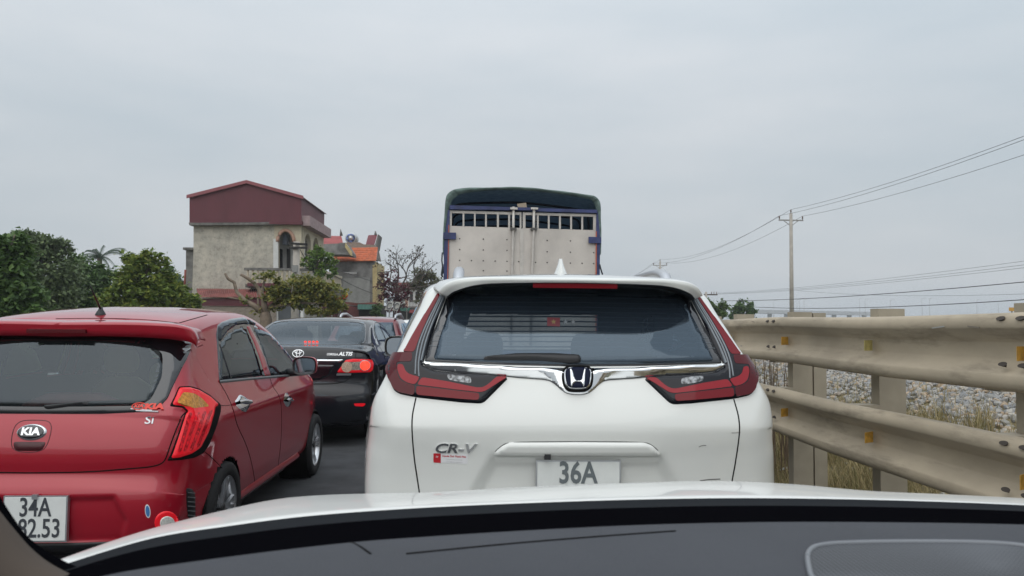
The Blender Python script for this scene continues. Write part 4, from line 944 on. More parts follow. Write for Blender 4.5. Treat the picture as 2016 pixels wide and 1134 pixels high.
# ---------------------------------------------------------------- tarpaulin truck ahead
TY = 11.4
T = lambda p: crop(840, 350, 5.1553, p)
T0 = Vector((.66, TY, 0))
root = thing('tarpaulin_truck', 'tall cargo truck seen from behind with green tarpaulin hood and pale riveted doors', 'truck', T0)
def tp(x, y, dy=0): q = T([(x, y)])[0]; return P(q[0], q[1], TY + dy) - T0
def slab(name, quad, d0, d1, mt, parent=root, bev=0):
    """photo outline on the rear plane, given thickness from d0 to d1 along the truck"""
    a = [tp(x, y) for x, y in quad]; n = len(a)
    V = [(p.x, d0, p.z) for p in a] + [(p.x, d1, p.z) for p in a]
    return MB().add(V, [tuple(range(n))[::-1], tuple(range(n, 2 * n))] + [(i, (i + 1) % n, (i + 1) % n + n, i + n) for i in range(n)]).build(name, mt, parent)
M_DOOR = mat('weathered aluminium', (.56, .52, .475), .5, .15, noise_amt=.12, noise_scale=1.6, spec=.4, bump=.05, bump_scale=4)
M_DOORFR = mat('door frame metal', (.52, .49, .45), .45, .2, noise_amt=.12, noise_scale=8)
M_BLUE = mat('truck blue', (.030, .042, .13), .55, noise_amt=.3, noise_scale=7)
M_ORANGE = mat('orange edge paint', (.50, .12, .05), .5)
M_TARP = mat('green tarpaulin', (.130, .190, .172), .62, noise_amt=.3, noise_scale=9, bump=.5, bump_scale=25, stretch=(1, 1, 1))
_n = M_TARP.node_tree; _b = _n.nodes['Principled BSDF']; _t = _n.nodes.new('ShaderNodeBsdfTranslucent'); _t.inputs[0].default_value = (.05, .085, .13, 1)
_m = _n.nodes.new('ShaderNodeMixShader'); _m.inputs[0].default_value = .16; _n.links.new(_b.outputs[0], _m.inputs[1]); _n.links.new(_t.outputs[0], _m.inputs[2]); _n.links.new(_m.outputs[0], _n.nodes['Material Output'].inputs[0])
M_RIVET = mat('rivet', (.10, .095, .09), .5, .6)
M_INSIDE = mat('dark hold', (.03, .035, .045), .9)
def panel_y(x): return 485 + (x - 255) / (1690 - 255) * 43           # bottom of the vent row
def rail_y(x): return 332 + (x - 235) / (1720 - 235) * 38
for nm, x0, x1, wins in (('left', 235, 962, [(255, 365), (382, 480), (497, 593), (610, 713), (733, 827), (847, 945)]), ('right', 975, 1722, [(1003, 1118), (1137, 1230), (1248, 1343), (1362, 1457), (1475, 1570), (1588, 1690)])):
    dr_ = bpy.data.objects.new('door', None); C.objects.link(dr_); dr_.parent = root
    xl = 205 if nm == 'left' else 975; xr = 962 if nm == 'left' else 1722
    slab('door_sheet', [(x0 - (18 if nm == 'left' else 0), panel_y(x0) + 3), (x1, panel_y(x1) + 3), (x1 - (0 if nm == 'left' else 4), 1742), (xl - 8 if nm == 'left' else x0, 1742)], .0, .04, M_DOOR, dr_)
    slab('top_rail', [(x0, rail_y(x0)), (x1, rail_y(x1)), (x1, rail_y(x1) + 26), (x0, rail_y(x0) + 26)], -.006, .045, M_DOORFR, dr_)
    ed = [x0] + [v for a in wins for v in a] + [x1]
    for a, b in zip(ed[0::2], ed[1::2]):
        slab('upright', [(a, rail_y(a) + 25), (b, rail_y(b) + 25), (b, panel_y(b) + 4), (a, panel_y(a) + 4)], -.004, .03, M_DOORFR, dr_)
    riv = [(x, y) for x in range(int(x0 + 100), int(x1), 120) for y in (630, 740, 850, 950)] if nm == 'left' else [(x, y) for x in range(1105, 1700, 118) for y in (630, 745, 855)]
    for x, y in riv:
        if y != 850 and y != 855 and (x // 118) % 2: continue
        p = tp(x, y + (x - 950) * .02); MB().lathe([(.011, 0), (.009, .005), (0, .007)], 8, Matrix.Translation(p) @ Matrix.Rotation(math.pi / 2, 4, 'X')).build('rivet', M_RIVET, dr_, True)
slab('door_overlap', [(948, 515), (984, 517), (984, 1742), (944, 1742)], -.012, 0, M_DOORFR)
for xa, xb, yt in ((880, 866, 300), (1087, 1068, 308)):
    MB().tube([tp(xa, yt, 0) + Vector((0, -.05, 0)), tp(xa - 2, 520) + Vector((0, -.05, 0)), tp(xb, 960) + Vector((0, -.05, 0)), tp(xb - 14, 1700) + Vector((0, -.05, 0))], .021, 10).build('locking_bar', M_DOORFR, root, True)
    slab('bar_clamp', [(xa - 34, 512), (xa + 30, 513), (xa + 30, 536), (xa - 34, 535)], -.085, -.01, M_RIVET)
    slab('bar_clamp', [(xa - 34, 308), (xa + 40, 310), (xa + 40, 330), (xa - 34, 328)], -.085, -.01, M_DOORFR)
slab('header_beam', [(235, 283), (870, 303), (870, 333), (235, 324)], -.05, .05, M_BLUE)
slab('header_beam', [(903, 303), (1072, 308), (1072, 334), (903, 334)], -.05, .05, M_BLUE)
slab('header_beam', [(1098, 311), (1727, 330), (1727, 362), (1098, 345)], -.05, .05, M_BLUE)
slab('rear_post', [(216, 330), (236, 325), (208, 1742), (165, 1742), (175, 700)], -.02, .10, M_BLUE)
slab('rear_post', [(1720, 350), (1738, 350), (1758, 600), (1750, 1742), (1712, 1742)], -.02, .10, M_BLUE)
slab('post_edge', [(222, 480), (229, 480), (204, 1742), (195, 1742)], -.024, .0, M_ORANGE)
slab('post_edge', [(1716, 545), (1724, 545), (1720, 1742), (1710, 1742)], -.024, .0, M_ORANGE)
slab('hinge', [(170, 558), (299, 560), (299, 628), (170, 625)], -.05, -.021, M_BLUE)
slab('hinge', [(1640, 602), (1768, 606), (1768, 668), (1640, 666)], -.05, -.021, M_BLUE)
slab('cardboard_scrap', [(916, 268), (1008, 256), (1016, 302), (925, 306)], -.03, -.02, mat('cardboard', (.34, .28, .21), .9))
# tarpaulin hood over the hold
outer = [(160, 760), (162, 600), (172, 430), (188, 215), (205, 165), (262, 122), (420, 104), (700, 96), (970, 95), (1250, 121), (1640, 172), (1710, 190), (1752, 242), (1764, 430), (1772, 620), (1768, 780)]
inner = [(182, 760), (190, 600), (214, 450), (246, 262), (268, 215), (330, 170), (440, 148), (700, 126), (970, 126), (1250, 152), (1610, 208), (1670, 224), (1712, 280), (1730, 430), (1750, 620), (1752, 780)]
oc = [tp(p.x, p.y) for p in catmull([Vector(p) for p in outer], False, 14)]; ic = [tp(p.x, p.y) for p in catmull([Vector(p) for p in inner], False, 14)]
n = len(oc); rnd_ = random.Random(3); rows = []
wr = [noise.noise(Vector((i * .16, 0, 3))) * .030 + noise.noise(Vector((i * .55, 2, 1))) * .012 for i in range(n)]
rows.append([Vector((p.x, .02, p.z)) for p in ic])
rows.append([Vector((p.x, -.03 + wr[i] * .6, p.z)) for i, p in enumerate([a.lerp(b, .45) for a, b in zip(ic, oc)])])
rows.append([Vector((p.x, -.03 + wr[i], p.z)) for i, p in enumerate([a.lerp(b, .85) for a, b in zip(ic, oc)])])
for y in (.0, .06, .2, .5, 1.0, 1.5, 2.0, 2.5, 3.0, 3.5, 4.0, 4.5, 5.0, 5.5, 6.0):
    sag = .035 * abs(math.sin(y * math.pi / 1.0)) if y > .1 else 0
    rows.append([Vector((p.x + noise.noise(Vector((p.x * 2, y, p.z * 2))) * .02, y, p.z - sag + noise.noise(Vector((p.x * 3, y * 2, 5))) * .015)) for p in oc])
MB().grid(rows).build('tarpaulin', M_TARP, root, True)
for y in (1.0, 2.0, 3.0, 4.0, 5.0): MB().tube([Vector((v.x * .97, y, v.z - .075)) for v in oc[::6]], .02, 6).build('hoop', M_INSIDE, root, True)
zb = 1.05; x0, x1 = tp(205, 760).x, tp(1722, 760).x; zt = tp(960, 500).z
for xx in (x0 - .03, x1 - .01): MB().box((xx, .10, zb), (xx + .04, 6.0, zt)).build('side_wall', M_BLUE, root)
MB().box((x0, 5.94, zb), (x1, 5.98, zt + .9)).build('front_wall', M_INSIDE, root)
MB().box((x0 - .03, -.02, zb - .14), (x1 + .03, 6.0, zb)).build('bed', M_BLUE, root)
for s_ in (-1, 1):
    MB().box((s_ * .38 - .05, .1, .72), (s_ * .38 + .05, 8.2, zb - .14)).build('chassis_rail', M_BLACK, root)
    for yy in (1.5, 7.2): wheel(root, s_ * .88 + .02, yy, .47, .47, .28 if yy > 3 else .42, s_, 6, M_SILVER, M_DARKRIM)
    MB().box((s_ * .85 - .15, .0, .78), (s_ * .85 + .15, .06, .9)).build('tail_lamp', M_LAMPRED, root)
MB().box((-1.05, -.05, .52), (1.05, .02, .66)).build('bumper_bar', M_SILVER, root)
for yy in (1.5, 7.2): MB().tube([(-.8, yy, .47), (.8, yy, .47)], .07, 10).build('axle', M_BLACK, root, True)
m = MB(); prof = [(6.3, .6), (6.25, 2.1), (6.5, 2.45), (7.9, 2.42), (8.3, 1.7), (8.4, 1.3), (8.4, .6)]
V = [(s_ * 1.05, y, z) for s_ in (-1, 1) for y, z in prof]; k = len(prof)
m.add(V, [tuple(range(k)), tuple(range(2 * k - 1, k - 1, -1))] + [(i, i + k, (i + 1) % k + k, (i + 1) % k) for i in range(k)]); m.build('cab', mat('cab blue', (.05, .10, .30), .35, coat=.5), root)
MB().obox((0, 8.14, 2.06), (.9, 0, 0), (0, .19, -.35), (0, .012, .006)).build('windscreen', M_GLOSSBLACK, root)
# ropes at the sides
for sx, pts in ((0, [(160, 760), (155, 840), (162, 900), (150, 990), (158, 1010), (168, 960), (165, 880)]), (1, [(1752, 880), (1765, 930), (1782, 985)])):
    MB().tube([tp(x, y) + Vector((0, -.03, 0)) for x, y in pts], .012, 6).build('rope', M_INSIDE, root, True)
# ---------------------------------------------------------------- guard rail, verge and railway bank
RX = 2.15
M_RAIL = mat('dusty galvanised steel', (.40, .335, .245), .62, .0, noise_amt=.16, noise_scale=3, spec=.3, bump=.06, bump_scale=20, stretch=(1, .5, 1))
M_RAILSLOT = mat('rusted slot', (.05, .04, .033), .9)
M_REFL = mat('orange reflector', (.55, .31, .05), .5, noise_amt=.25, noise_scale=30); M_REFLY = mat('yellow reflector', (.48, .42, .16), .5, noise_amt=.2, noise_scale=30)
M_POST = mat('dusty post', (.36, .315, .24), .75, noise_amt=.14, noise_scale=3)
# stains on the beams: dark mud with its own shape
t = M_RAIL.node_tree; b_ = t.nodes['Principled BSDF']; src = b_.inputs['Base Color'].links[0].from_socket
n1 = t.nodes.new('ShaderNodeTexNoise'); n1.inputs['Scale'].default_value = 1.4; n1.inputs['Detail'].default_value = 7; n1.inputs['Roughness'].default_value = .72
tc_ = t.nodes.new('ShaderNodeTexCoord'); mq_ = t.nodes.new('ShaderNodeMapping'); mq_.inputs['Scale'].default_value = (3, .8, 4); t.links.new(tc_.outputs['Object'], mq_.inputs[0]); t.links.new(mq_.outputs[0], n1.inputs['Vector'])
r_ = t.nodes.new('ShaderNodeValToRGB'); r_.color_ramp.elements[0].position = .53; r_.color_ramp.elements[0].color = (0, 0, 0, 1); r_.color_ramp.elements[1].position = .72; r_.color_ramp.elements[1].color = (.75, .75, .75, 1); t.links.new(n1.outputs[0], r_.inputs[0])
mx_ = t.nodes.new('ShaderNodeMix'); mx_.data_type = 'RGBA'; t.links.new(r_.outputs[0], mx_.inputs[0]); t.links.new(src, mx_.inputs[6]); mx_.inputs[7].default_value = (.10, .085, .062, 1); t.links.new(mx_.outputs[2], b_.inputs['Base Color'])
root = thing('guard_rail', 'dusty two-tier steel guard rail along the right edge of the road', 'guard rail', (RX, 3, 0))
def crisp(pts, r=.005):
    o = [Vector(pts[0])]
    for a, b, c in zip(pts, pts[1:], pts[2:]):
        a, b, c = Vector(a), Vector(b), Vector(c); o += [b + (a - b).normalized() * min(r, (a - b).length * .4), b + (c - b).normalized() * min(r, (c - b).length * .4)]
    return o + [Vector(pts[-1])]
BP = crisp([(0, .148), (.02, .157), (.052, .155), (.074, .142), (.083, .120), (.083, .094), (.012, .040), (.010, -.030), (.083, -.090), (.083, -.125), (.072, -.145), (.045, -.156), (0, -.156)])
def wob(y, z): return .005 * math.sin(y * 1.9 + z * 3) + .010 * noise.noise(Vector((y * .7, z, 1)))
def beam(y0, y1, zc):
    rows = []; k = 16
    for i in range(k + 1):
        y = y0 + (y1 - y0) * i / k; rows.append([Vector((-p.x + wob(y, zc) * .8, y - 3, zc + p.y + wob(y, zc + 2))) for p in BP])
    back = [[v + Vector((.004, 0, 0)) for v in r] for r in rows]
    return MB().grid(rows, True).grid(back)
SP = [2.88 + 2.46 * k for k in range(-3, 14)]
for zc in (1.345, .855):
    for k, (a, b) in enumerate(zip(SP, SP[1:])):
        bm_ = beam(a - .10, b + .10, zc)
        if k % 2: bm_.v = [v + Vector((-.005, 0, 0)) for v in bm_.v]
        bo = bm_.build('rail_beam', M_RAIL, root, True)
        for dy in (-.055, .055):
            for dz in (.125, -.055):
                p = Vector((-.075 if dz > 0 else -.070, a + dy - 3, zc + dz)); nx = Vector((-.75, 0, .66 if dz > 0 else .66)).normalized() if dz > 0 else Vector((-.8, 0, .6))
                u = Vector((0, 1, 0)); v = nx.cross(u); rr = [p + nx * .019 + wob(a, zc) * Vector((.8, 0, 0)) + (u * math.cos(q) * .026 + v * math.sin(q) * .011) for q in [j / 12 * 2 * math.pi for j in range(12)]]
                MB().add(rr + [p - nx * .004], [tuple(range(12))] + [(j, 12, (j + 1) % 12) for j in range(12)]).build('bolt_slot', M_RAILSLOT, bo)
    for k, y in enumerate([2.85 + 1.15 * j for j in range(-4, 26)]):
        x = -.045 + wob(y, zc); mb = MB()
        mb.add([(x - .045, y - 3 - .004, zc - .028), (x + .02, y - 3 + .035, zc - .028), (x + .02, y - 3 + .035, zc + .028), (x - .045, y - 3 - .004, zc + .028), (x - .045, y - 3, zc - .028), (x + .02, y - 3 + .045, zc - .028), (x + .02, y - 3 + .045, zc + .028), (x - .045, y - 3, zc + .028)],
               [(0, 3, 2, 1), (4, 5, 6, 7), (0, 1, 5, 4), (2, 3, 7, 6), (0, 4, 7, 3)])
        mb.build('reflector', M_REFLY if (k == 5 and zc > 1) else M_REFL, root)
for k, y in enumerate([3.10 + 1.20 * j for j in range(-4, 26)]):
    wd = .155 if k % 2 else .145; py = y - 3 + .02; x = .135
    po = bpy.data.objects.new('post', None); C.objects.link(po); po.parent = root
    m = MB(); m.box((x, py - .045, -.3), (x + wd, py - .037, 1.55)); m.box((x, py - .037, -.3), (x + .008, py + .045, 1.55)); m.box((x + wd - .008, py - .037, -.3), (x + wd, py + .045, 1.55)); m.build('post_channel', M_POST, po)
    if k % 2 == 0:
        MB().box((x + wd + .012, py - .042, -.3), (x + wd + .105, py + .04, 1.545)).build('post_stiffener', M_POST, po)
    for zc in (1.345, .855): MB().box((.002, py - .05, zc - .165), (x - .002, py + .05, zc + .145)).build('spacer_block', M_POST, po)
rs0 = random.Random(9)
for k in range(13):
    zc = rs0.choice((1.345, .855)); y = rs0.uniform(2.9, 6.5); l = rs0.uniform(.01, .06); dz = rs0.choice((.128, .10, -.06, -.10)); xq = {.128: -.079, .10: -.089, -.06: -.052, -.10: -.089}[dz] + wob(y, zc) * .8
    MB().obox((xq - .002, y - 3, zc + dz + wob(y, zc + 2)), (0, l, rs0.uniform(-.006, .006)), (.0015, 0, 0), (0, 0, rs0.uniform(.0015, .004))).build('scrape', mat('scraped dust', (.20, .17, .13), .8) if rs0.random() < .6 else mat('bare metal', (.42, .41, .39), .5, .4), root)
# verge and railway bank, one sheet with a height profile
bz = smooth_tab([(2.05, -.005), (2.4, .0), (2.9, .10), (3.4, .27), (4.0, .52), (4.6, .74), (5.4, 1.02), (5.9, 1.16), (6.4, 1.20), (9.2, 1.20), (10.2, .9), (12.0, .2), (13.0, -.01)], 300)
def bank(x, y): return bz(x) + (.05 * noise.noise(Vector((x * .9, y * .6, 0))) + .02 * noise.noise(Vector((x * 3, y * 3, 4)))) * (1 if 2.3 < x < 12.5 else 0)
M_VERGE = mat('dry verge soil', (.19, .155, .095), .95, col2=(.11, .10, .055), noise_scale=2.5, bump=.6, bump_scale=30, spec=.1)
sheet('verge', 2.05, 13.0, -8, 150, 0, M_VERGE, 60, 320, bank)
# ballast
def island_mat(name, cols, rough=.85, trans=0):
    m = bpy.data.materials.new(name); m.use_nodes = True; nt = m.node_tree; b = nt.nodes['Principled BSDF']; b.inputs['Roughness'].default_value = rough; b.inputs['Specular IOR Level'].default_value = .25
    g = nt.nodes.new('ShaderNodeNewGeometry'); r = nt.nodes.new('ShaderNodeValToRGB'); nt.links.new(g.outputs['Random Per Island'], r.inputs[0])
    cr_ = r.color_ramp; k = len(cols)
    while len(cr_.elements) < k: cr_.elements.new(.5)
    for i, c in enumerate(cols): cr_.elements[i].position = i / (k - 1); cr_.elements[i].color = (*c, 1)
    nt.links.new(r.outputs[0], b.inputs['Base Color'])
    if trans:
        tr = nt.nodes.new('ShaderNodeBsdfTranslucent'); nt.links.new(r.outputs[0], tr.inputs[0]); mx = nt.nodes.new('ShaderNodeMixShader'); mx.inputs[0].default_value = trans
        o = nt.nodes['Material Output']; nt.links.new(b.outputs[0], mx.inputs[1]); nt.links.new(tr.outputs[0], mx.inputs[2]); nt.links.new(mx.outputs[0], o.inputs[0])
    return m
M_STONE = island_mat('ballast stone', [(.18, .18, .175), (.34, .33, .305), (.24, .245, .25), (.43, .40, .35), (.30, .30, .295), (.20, .205, .21), (.40, .30, .20), (.36, .35, .33)])
IB = bmesh.new(); bmesh.ops.create_icosphere(IB, subdivisions=1, radius=1); IV = [v.co.copy() for v in IB.verts]; IF = [tuple(v.index for v in f.verts) for f in IB.faces]; IB.free()
rs = random.Random(11); m = MB(); V, fs = [], []
def stone(x, y, z, r):
    e = Matrix.Rotation(rs.uniform(0, 6.28), 3, Vector((rs.uniform(-1, 1), rs.uniform(-1, 1), rs.uniform(-1, 1))).normalized()); sx, sy, sz = rs.uniform(.8, 1.35), rs.uniform(.75, 1.1), rs.uniform(.5, .8); b = len(V)
    for v in IV: k = rs.uniform(.78, 1.12); V.append(e @ Vector((v.x * sx * k, v.y * sy * k, v.z * sz * k)) * r + Vector((x, y, z)))
    fs.extend([(a + b, c + b, d + b) for a, c, d in IF])
for _ in range(36000):
    y = 2.6 + 22 * rs.random() ** 1.8; x = 3.95 + 2.3 * rs.random()
    if x < 4.5 + .35 * noise.noise(Vector((y * .8, 3, 0))) and rs.random() < .55: continue
    stone(x, y, bank(x, y) + .010, rs.uniform(.018, .046))
for _ in range(260):
    y = 2.4 + 9 * rs.random(); x = rs.uniform(2.6, 4.5); stone(x, y, bank(x, y) + .008, rs.uniform(.015, .04))
o = mesh_obj('ballast', V, fs, M_STONE, None, False); stuff(o); tag(o, 'grey and tan crushed stone ballast on the railway bank behind the guard rail', 'gravel')
for x in (7.0, 8.0):
    tag(MB().box((x - .035, -8, 1.26), (x + .035, 150, 1.40)).box((x - .012, -8, 1.24), (x + .012, 150, 1.26)).build('railway_rail', mat('rusty rail', (.10, .065, .045), .7)), 'rusty steel railway rail on the bank, ' + ('nearer the road' if x < 7.5 else 'farther from the road'), 'rail', 'railway rails')
# dry grass
M_GRASS = island_mat('dry grass', [(.36, .285, .15), (.26, .205, .10), (.44, .355, .195), (.20, .175, .075), (.32, .26, .13), (.13, .13, .05), (.40, .32, .17)], trans=.25)
V, fs = [], []
def blade(x, y, z, h, w_, lean):
    a = rs.uniform(0, 6.28); d = Vector((math.cos(a), math.sin(a), 0)); s_ = Vector((-d.y, d.x, 0)) * w_; b = len(V); p = Vector((x, y, z))
    V.extend([p - s_, p + s_, p + d * lean * .35 + Vector((0, 0, h * .6)) + s_ * .7, p + d * lean * .35 + Vector((0, 0, h * .6)) - s_ * .7, p + d * lean + Vector((0, 0, h))])
    fs.extend([(b, b + 1, b + 2, b + 3), (b + 3, b + 2, b + 4)])
for _ in range(70000):
    y = 1.9 + 14 * rs.random() ** 1.6; x = rs.uniform(2.12, 4.7); c = noise.noise(Vector((x * 1.3, y * 1.3, 7)))
    if x > 4.0 + .4 * noise.noise(Vector((y * .8, 3, 0))) and rs.random() < .9: continue
    if c < -.22 and rs.random() < .75: continue
    h = rs.uniform(.06, .20) * (1.3 + 1.0 * c) * (1.0 if x < 3.8 else .8); blade(x, y, bank(x, y) - .01, h, rs.uniform(.0018, .004), h * rs.uniform(.3, 1.1))
for _ in range(5000):
    cy = 4.6 + 3.2 * rs.random(); x = 3.55 + .75 * rs.random() + .15 * math.sin(cy * 4)
    if noise.noise(Vector((x * 2, cy * 2, 9))) < -.05: continue
    h = rs.uniform(.10, .27); blade(x, cy, bank(x, cy) - .01, h, rs.uniform(.002, .004), h * rs.uniform(.2, .8))
o = mesh_obj('dry_grass', V, fs, M_GRASS, None, False); stuff(o); tag(o, 'dry straw-coloured grass under and behind the guard rail', 'grass')
# tall dry stalks beyond the first posts, a green tuft
V, fs = [], []; m = MB()
for _ in range(46):
    q = P(rs.uniform(1488, 1580), 700, rs.uniform(6.6, 7.6)); h = rs.uniform(.85, 1.2); z0 = bank(q.x, q.y); l = Vector((rs.uniform(-.10, .10), rs.uniform(-.05, .05), h)); m.tube([(q.x, q.y, z0 - .02), Vector((q.x, q.y, z0)) + l * .6, Vector((q.x, q.y, z0)) + l + Vector((rs.uniform(-.05, .05), 0, 0))], [.006, .0045, .002], 4, False)
o = m.build('dry_weed_stalks', mat('dead stalk', (.14, .10, .065), .9, noise_amt=.4, noise_scale=4)); stuff(o); tag(o, 'clump of dead brown weed stalks behind the guard rail', 'weeds')
V, fs = [], []
c0 = PX(1648, 778, 3.7)
for _ in range(46): h = rs.uniform(.10, .26); blade(c0.x + rs.gauss(0, .08), c0.y + rs.gauss(0, .10), bank(c0.x, c0.y), h, .006, rs.uniform(.1, .4))
o = mesh_obj('green_grass_tuft', V, fs, island_mat('fresh grass', [(.06, .12, .03), (.10, .16, .05), (.05, .09, .025)], trans=.3), None, False); tag(o, 'tuft of long green grass blades behind the guard rail', 'grass tuft')
q = PX(1558, 905, 2.85); m = MB(); 
for k in range(5): m.obox((q.x + (k - 2) * .045, q.y + .01 * (k % 2), bank(q.x, q.y) + .03 + .012 * (k % 3)), (.028, .006 * k, .004), (-.004, .03, .004 * (k - 2)), (0, .001, .004))
tag(m.build('plastic_litter', mat('crumpled plastic', (.55, .57, .58), .3)), 'crumpled pale plastic litter lying in the dry grass', 'litter')

# ---------------------------------------------------------------- power poles and wires on the right
M_CONC = mat('concrete pole', (.36, .33, .29), .85, noise_amt=.12, noise_scale=4)
M_STEEL = mat('galvanised arm', (.32, .31, .30), .6, .3); M_WIRE = mat('wire', (.05, .05, .055), .6); M_PORC = mat('brown insulator', (.16, .11, .09), .3)
def power_pole(X, Y, h, label):
    r = thing('power_pole', label, 'utility pole', (X, Y, 0), 0, 'power poles beyond the railway')
    MB().tube([(0, 0, -.3), (0, 0, h)], [.19, .12], 12).build('pole', M_CONC, r, True)
    MB().box((-1.0, -.05, h - .62), (1.0, .05, h - .52)).build('crossarm', M_STEEL, r)
    for s_ in (-1, 1): MB().tube([(s_ * .62, 0, h - .58), (0, .0, h - 1.05)], .03, 6).build('brace', M_STEEL, r)
    pts = []
    for x, z in ((-.95, h - .52), (.95, h - .52), (0, h)):
        MB().lathe([(.03, 0), (.03, .08), (.075, .10), (.04, .14), (.075, .17), (.04, .21), (.06, .24), (0, .32)], 10, Matrix.Translation((x, 0, z))).build('insulator', M_PORC, r, True); pts.append(Vector((X + x, Y, z + .3)))
    return pts
def wire(a, b, sag, r, label, n=24):
    o = MB().tube([a.lerp(b, i / n) + Vector((0, 0, -sag * 4 * (i / n) * (1 - i / n))) for i in range(n + 1)], r, 5).build('power_line', M_WIRE, None, True); return tag(o, label, 'wire', 'overhead wires')
pA = P(1557, 412, 60); hA = pA.z - .32; XA_ = pA.x
pp = [power_pole(XA_, 60, hA, 'tall concrete power pole with a three-insulator crossarm, right of the truck'), power_pole(XA_ + .6, 107, hA, 'distant power pole whose crossarm shows just above the white roof'), power_pole(XA_ - 1, 13, hA, 'power pole nearest the road end of the line, outside the view'), power_pole(XA_ + 1.2, 154, hA, 'farthest power pole of the line')]
for k, nm in enumerate(('left', 'right', 'top')):
    wire(pp[0][k], pp[1][k], 1.1, .012, 'thin overhead wire from the tall pole to the distant pole, ' + nm + ' insulator'); wire(pp[2][k], pp[0][k], .8, .012, 'thin overhead wire rising from the tall pole to the upper right, ' + nm + ' insulator'); wire(pp[1][k], pp[3][k], 1.1, .012, 'faint far overhead wire beyond the distant pole, ' + nm + ' insulator')
q = P(1390, 580, 75); r = thing('telegraph_pole', 'low pole with a long crossarm above the bright green tree', 'utility pole', (q.x, 75, 0))
MB().tube([(0, 0, -.3), (0, 0, q.z + .25)], [.14, .11], 10).build('pole', M_CONC, r, True); MB().box((-1.15, -.06, q.z - .06), (1.15, .06, q.z + .06)).build('crossarm', mat('dark timber', (.09, .075, .06), .9), r)
for x in (-1.0, -.6, .55, .8, 1.05): MB().tube([(x, 0, q.z + .06), (x, 0, q.z + .3)], .035, 6).build('insulator', M_PORC, r, True)
for k, (pa, pb, rad_, lb) in enumerate((((1412, 577, 75), (2060, 508, 34), .008, 'uppermost thin cable of the low line at the right'), ((1412, 578, 75), (2060, 516, 34), .008, 'second thin cable of the low line at the right'), ((1412, 579, 75), (2060, 522, 34), .008, 'third thin cable of the low line at the right'), ((1420, 592, 72), (2060, 551, 33), .022, 'thick black cable sagging across at the right'), ((1487, 604.5, 66), (2060, 587, 32), .021, 'lowest thick black cable just over the guard rail'), ((1570, 572, 60), (2060, 577, 34), .007, 'thin cable running level from the tall pole'))):
    wire(P(*pa), P(*pb), .25, rad_, lb)
# far off: viaduct, lamp posts, a yellow sign
M_FAR = mat('far concrete', (.42, .43, .44), .9)
a, b = P(1482, 610, 520), P(1730, 613, 560); r = thing('viaduct', 'far grey viaduct low on the horizon behind the guard rail', 'viaduct', (a.x, 520, 0))
u = Vector((b.x - a.x, 40, 0)); MB().obox(Vector((u.x / 2, 20, a.z - 1.2)), u / 2, Vector((-u.y, u.x, 0)).normalized() * 5, (0, 0, 1.3)).build('deck', M_FAR, r)
for k in range(9): c = u * (k / 8); MB().box((c.x - 1.2, c.y - 1.2, -.5), (c.x + 1.2, c.y + 1.2, a.z - 2)).build('pier', M_FAR, r)
ORD = ['leftmost'] + [o + ' from the left' for o in 'second third fourth fifth sixth seventh eighth ninth tenth'.split()] + ['rightmost']
for k, (px, py) in enumerate(((1523, 592), (1569, 590), (1574, 588), (1583, 590), (1692, 588), (1703, 589), (1815, 588), (1830, 588), (1923, 590), (1965, 594), (1753, 591))):
    c = P(px, py, 330); r = thing('street_lamp', ORD[sorted((1523, 1569, 1574, 1583, 1692, 1703, 1815, 1830, 1923, 1965, 1753)).index(px)] + ' of the thin far street lamps on the horizon', 'street lamp', (c.x, 330, 0), 0, 'far street lamps on the horizon')
    MB().tube([(0, 0, -.2), (0, 0, c.z)], [.16, .10], 6).build('pole', M_FAR, r, True); MB().tube([(0, 0, c.z - .02), (1.3, 0, c.z + .25)], .07, 6).build('arm', M_FAR, r); MB().box((1.2, -.2, c.z + .2), (1.9, .2, c.z + .32)).build('lamp_head', M_FAR, r)
c = P(1992, 609, 48); r = thing('road_sign', 'small orange-yellow sign peeping over the guard rail at the far right', 'sign', (c.x, 48, 0))
MB().tube([(0, 0, -.2), (0, 0, c.z)], .05, 8).build('post', M_STEEL, r); MB().box((-.24, -.08, c.z - .12), (.24, -.05, c.z + .12)).build('sign_face', mat('sign orange', (.55, .30, .06), .5), r)
# ---------------------------------------------------------------- houses on the left
def slabY(name, pts, Y, d, mt, parent, smooth=False):
    """photo outline standing at depth Y, thickness d away from the viewer, in the parent's space"""
    o = Vector(parent.location); a = [P(x, y, Y) - o for x, y in pts]; n = len(a)
    if sum(p.x * q.z - q.x * p.z for p, q in zip(a, a[1:] + a[:1])) < 0: a = a[::-1]
    V = a + [p + Vector((0, d, 0)) for p in a]
    return MB().add(V, [tuple(range(n)), tuple(range(2 * n - 1, n - 1, -1))] + [(i + n, (i + 1) % n + n, (i + 1) % n, i) for i in range(n)]).build(name, mt, parent, smooth)
def slabX(name, yz, X, d, mt, parent):
    """outline in (y,z) on the plane x=X, thickness d to the left"""
    o = Vector(parent.location); a = [Vector((X, y, z)) - o for y, z in yz]; n = len(a)
    V = a + [p - Vector((d, 0, 0)) for p in a]
    return MB().add(V, [tuple(range(n)), tuple(range(2 * n - 1, n - 1, -1))] + [(i, i + n, (i + 1) % n + n, (i + 1) % n) for i in range(n)]).build(name, mt, parent)
def wbox(name, a, b, mt, parent): o = Vector(parent.location); return MB().box(Vector(a) - o, Vector(b) - o).build(name, mt, parent)
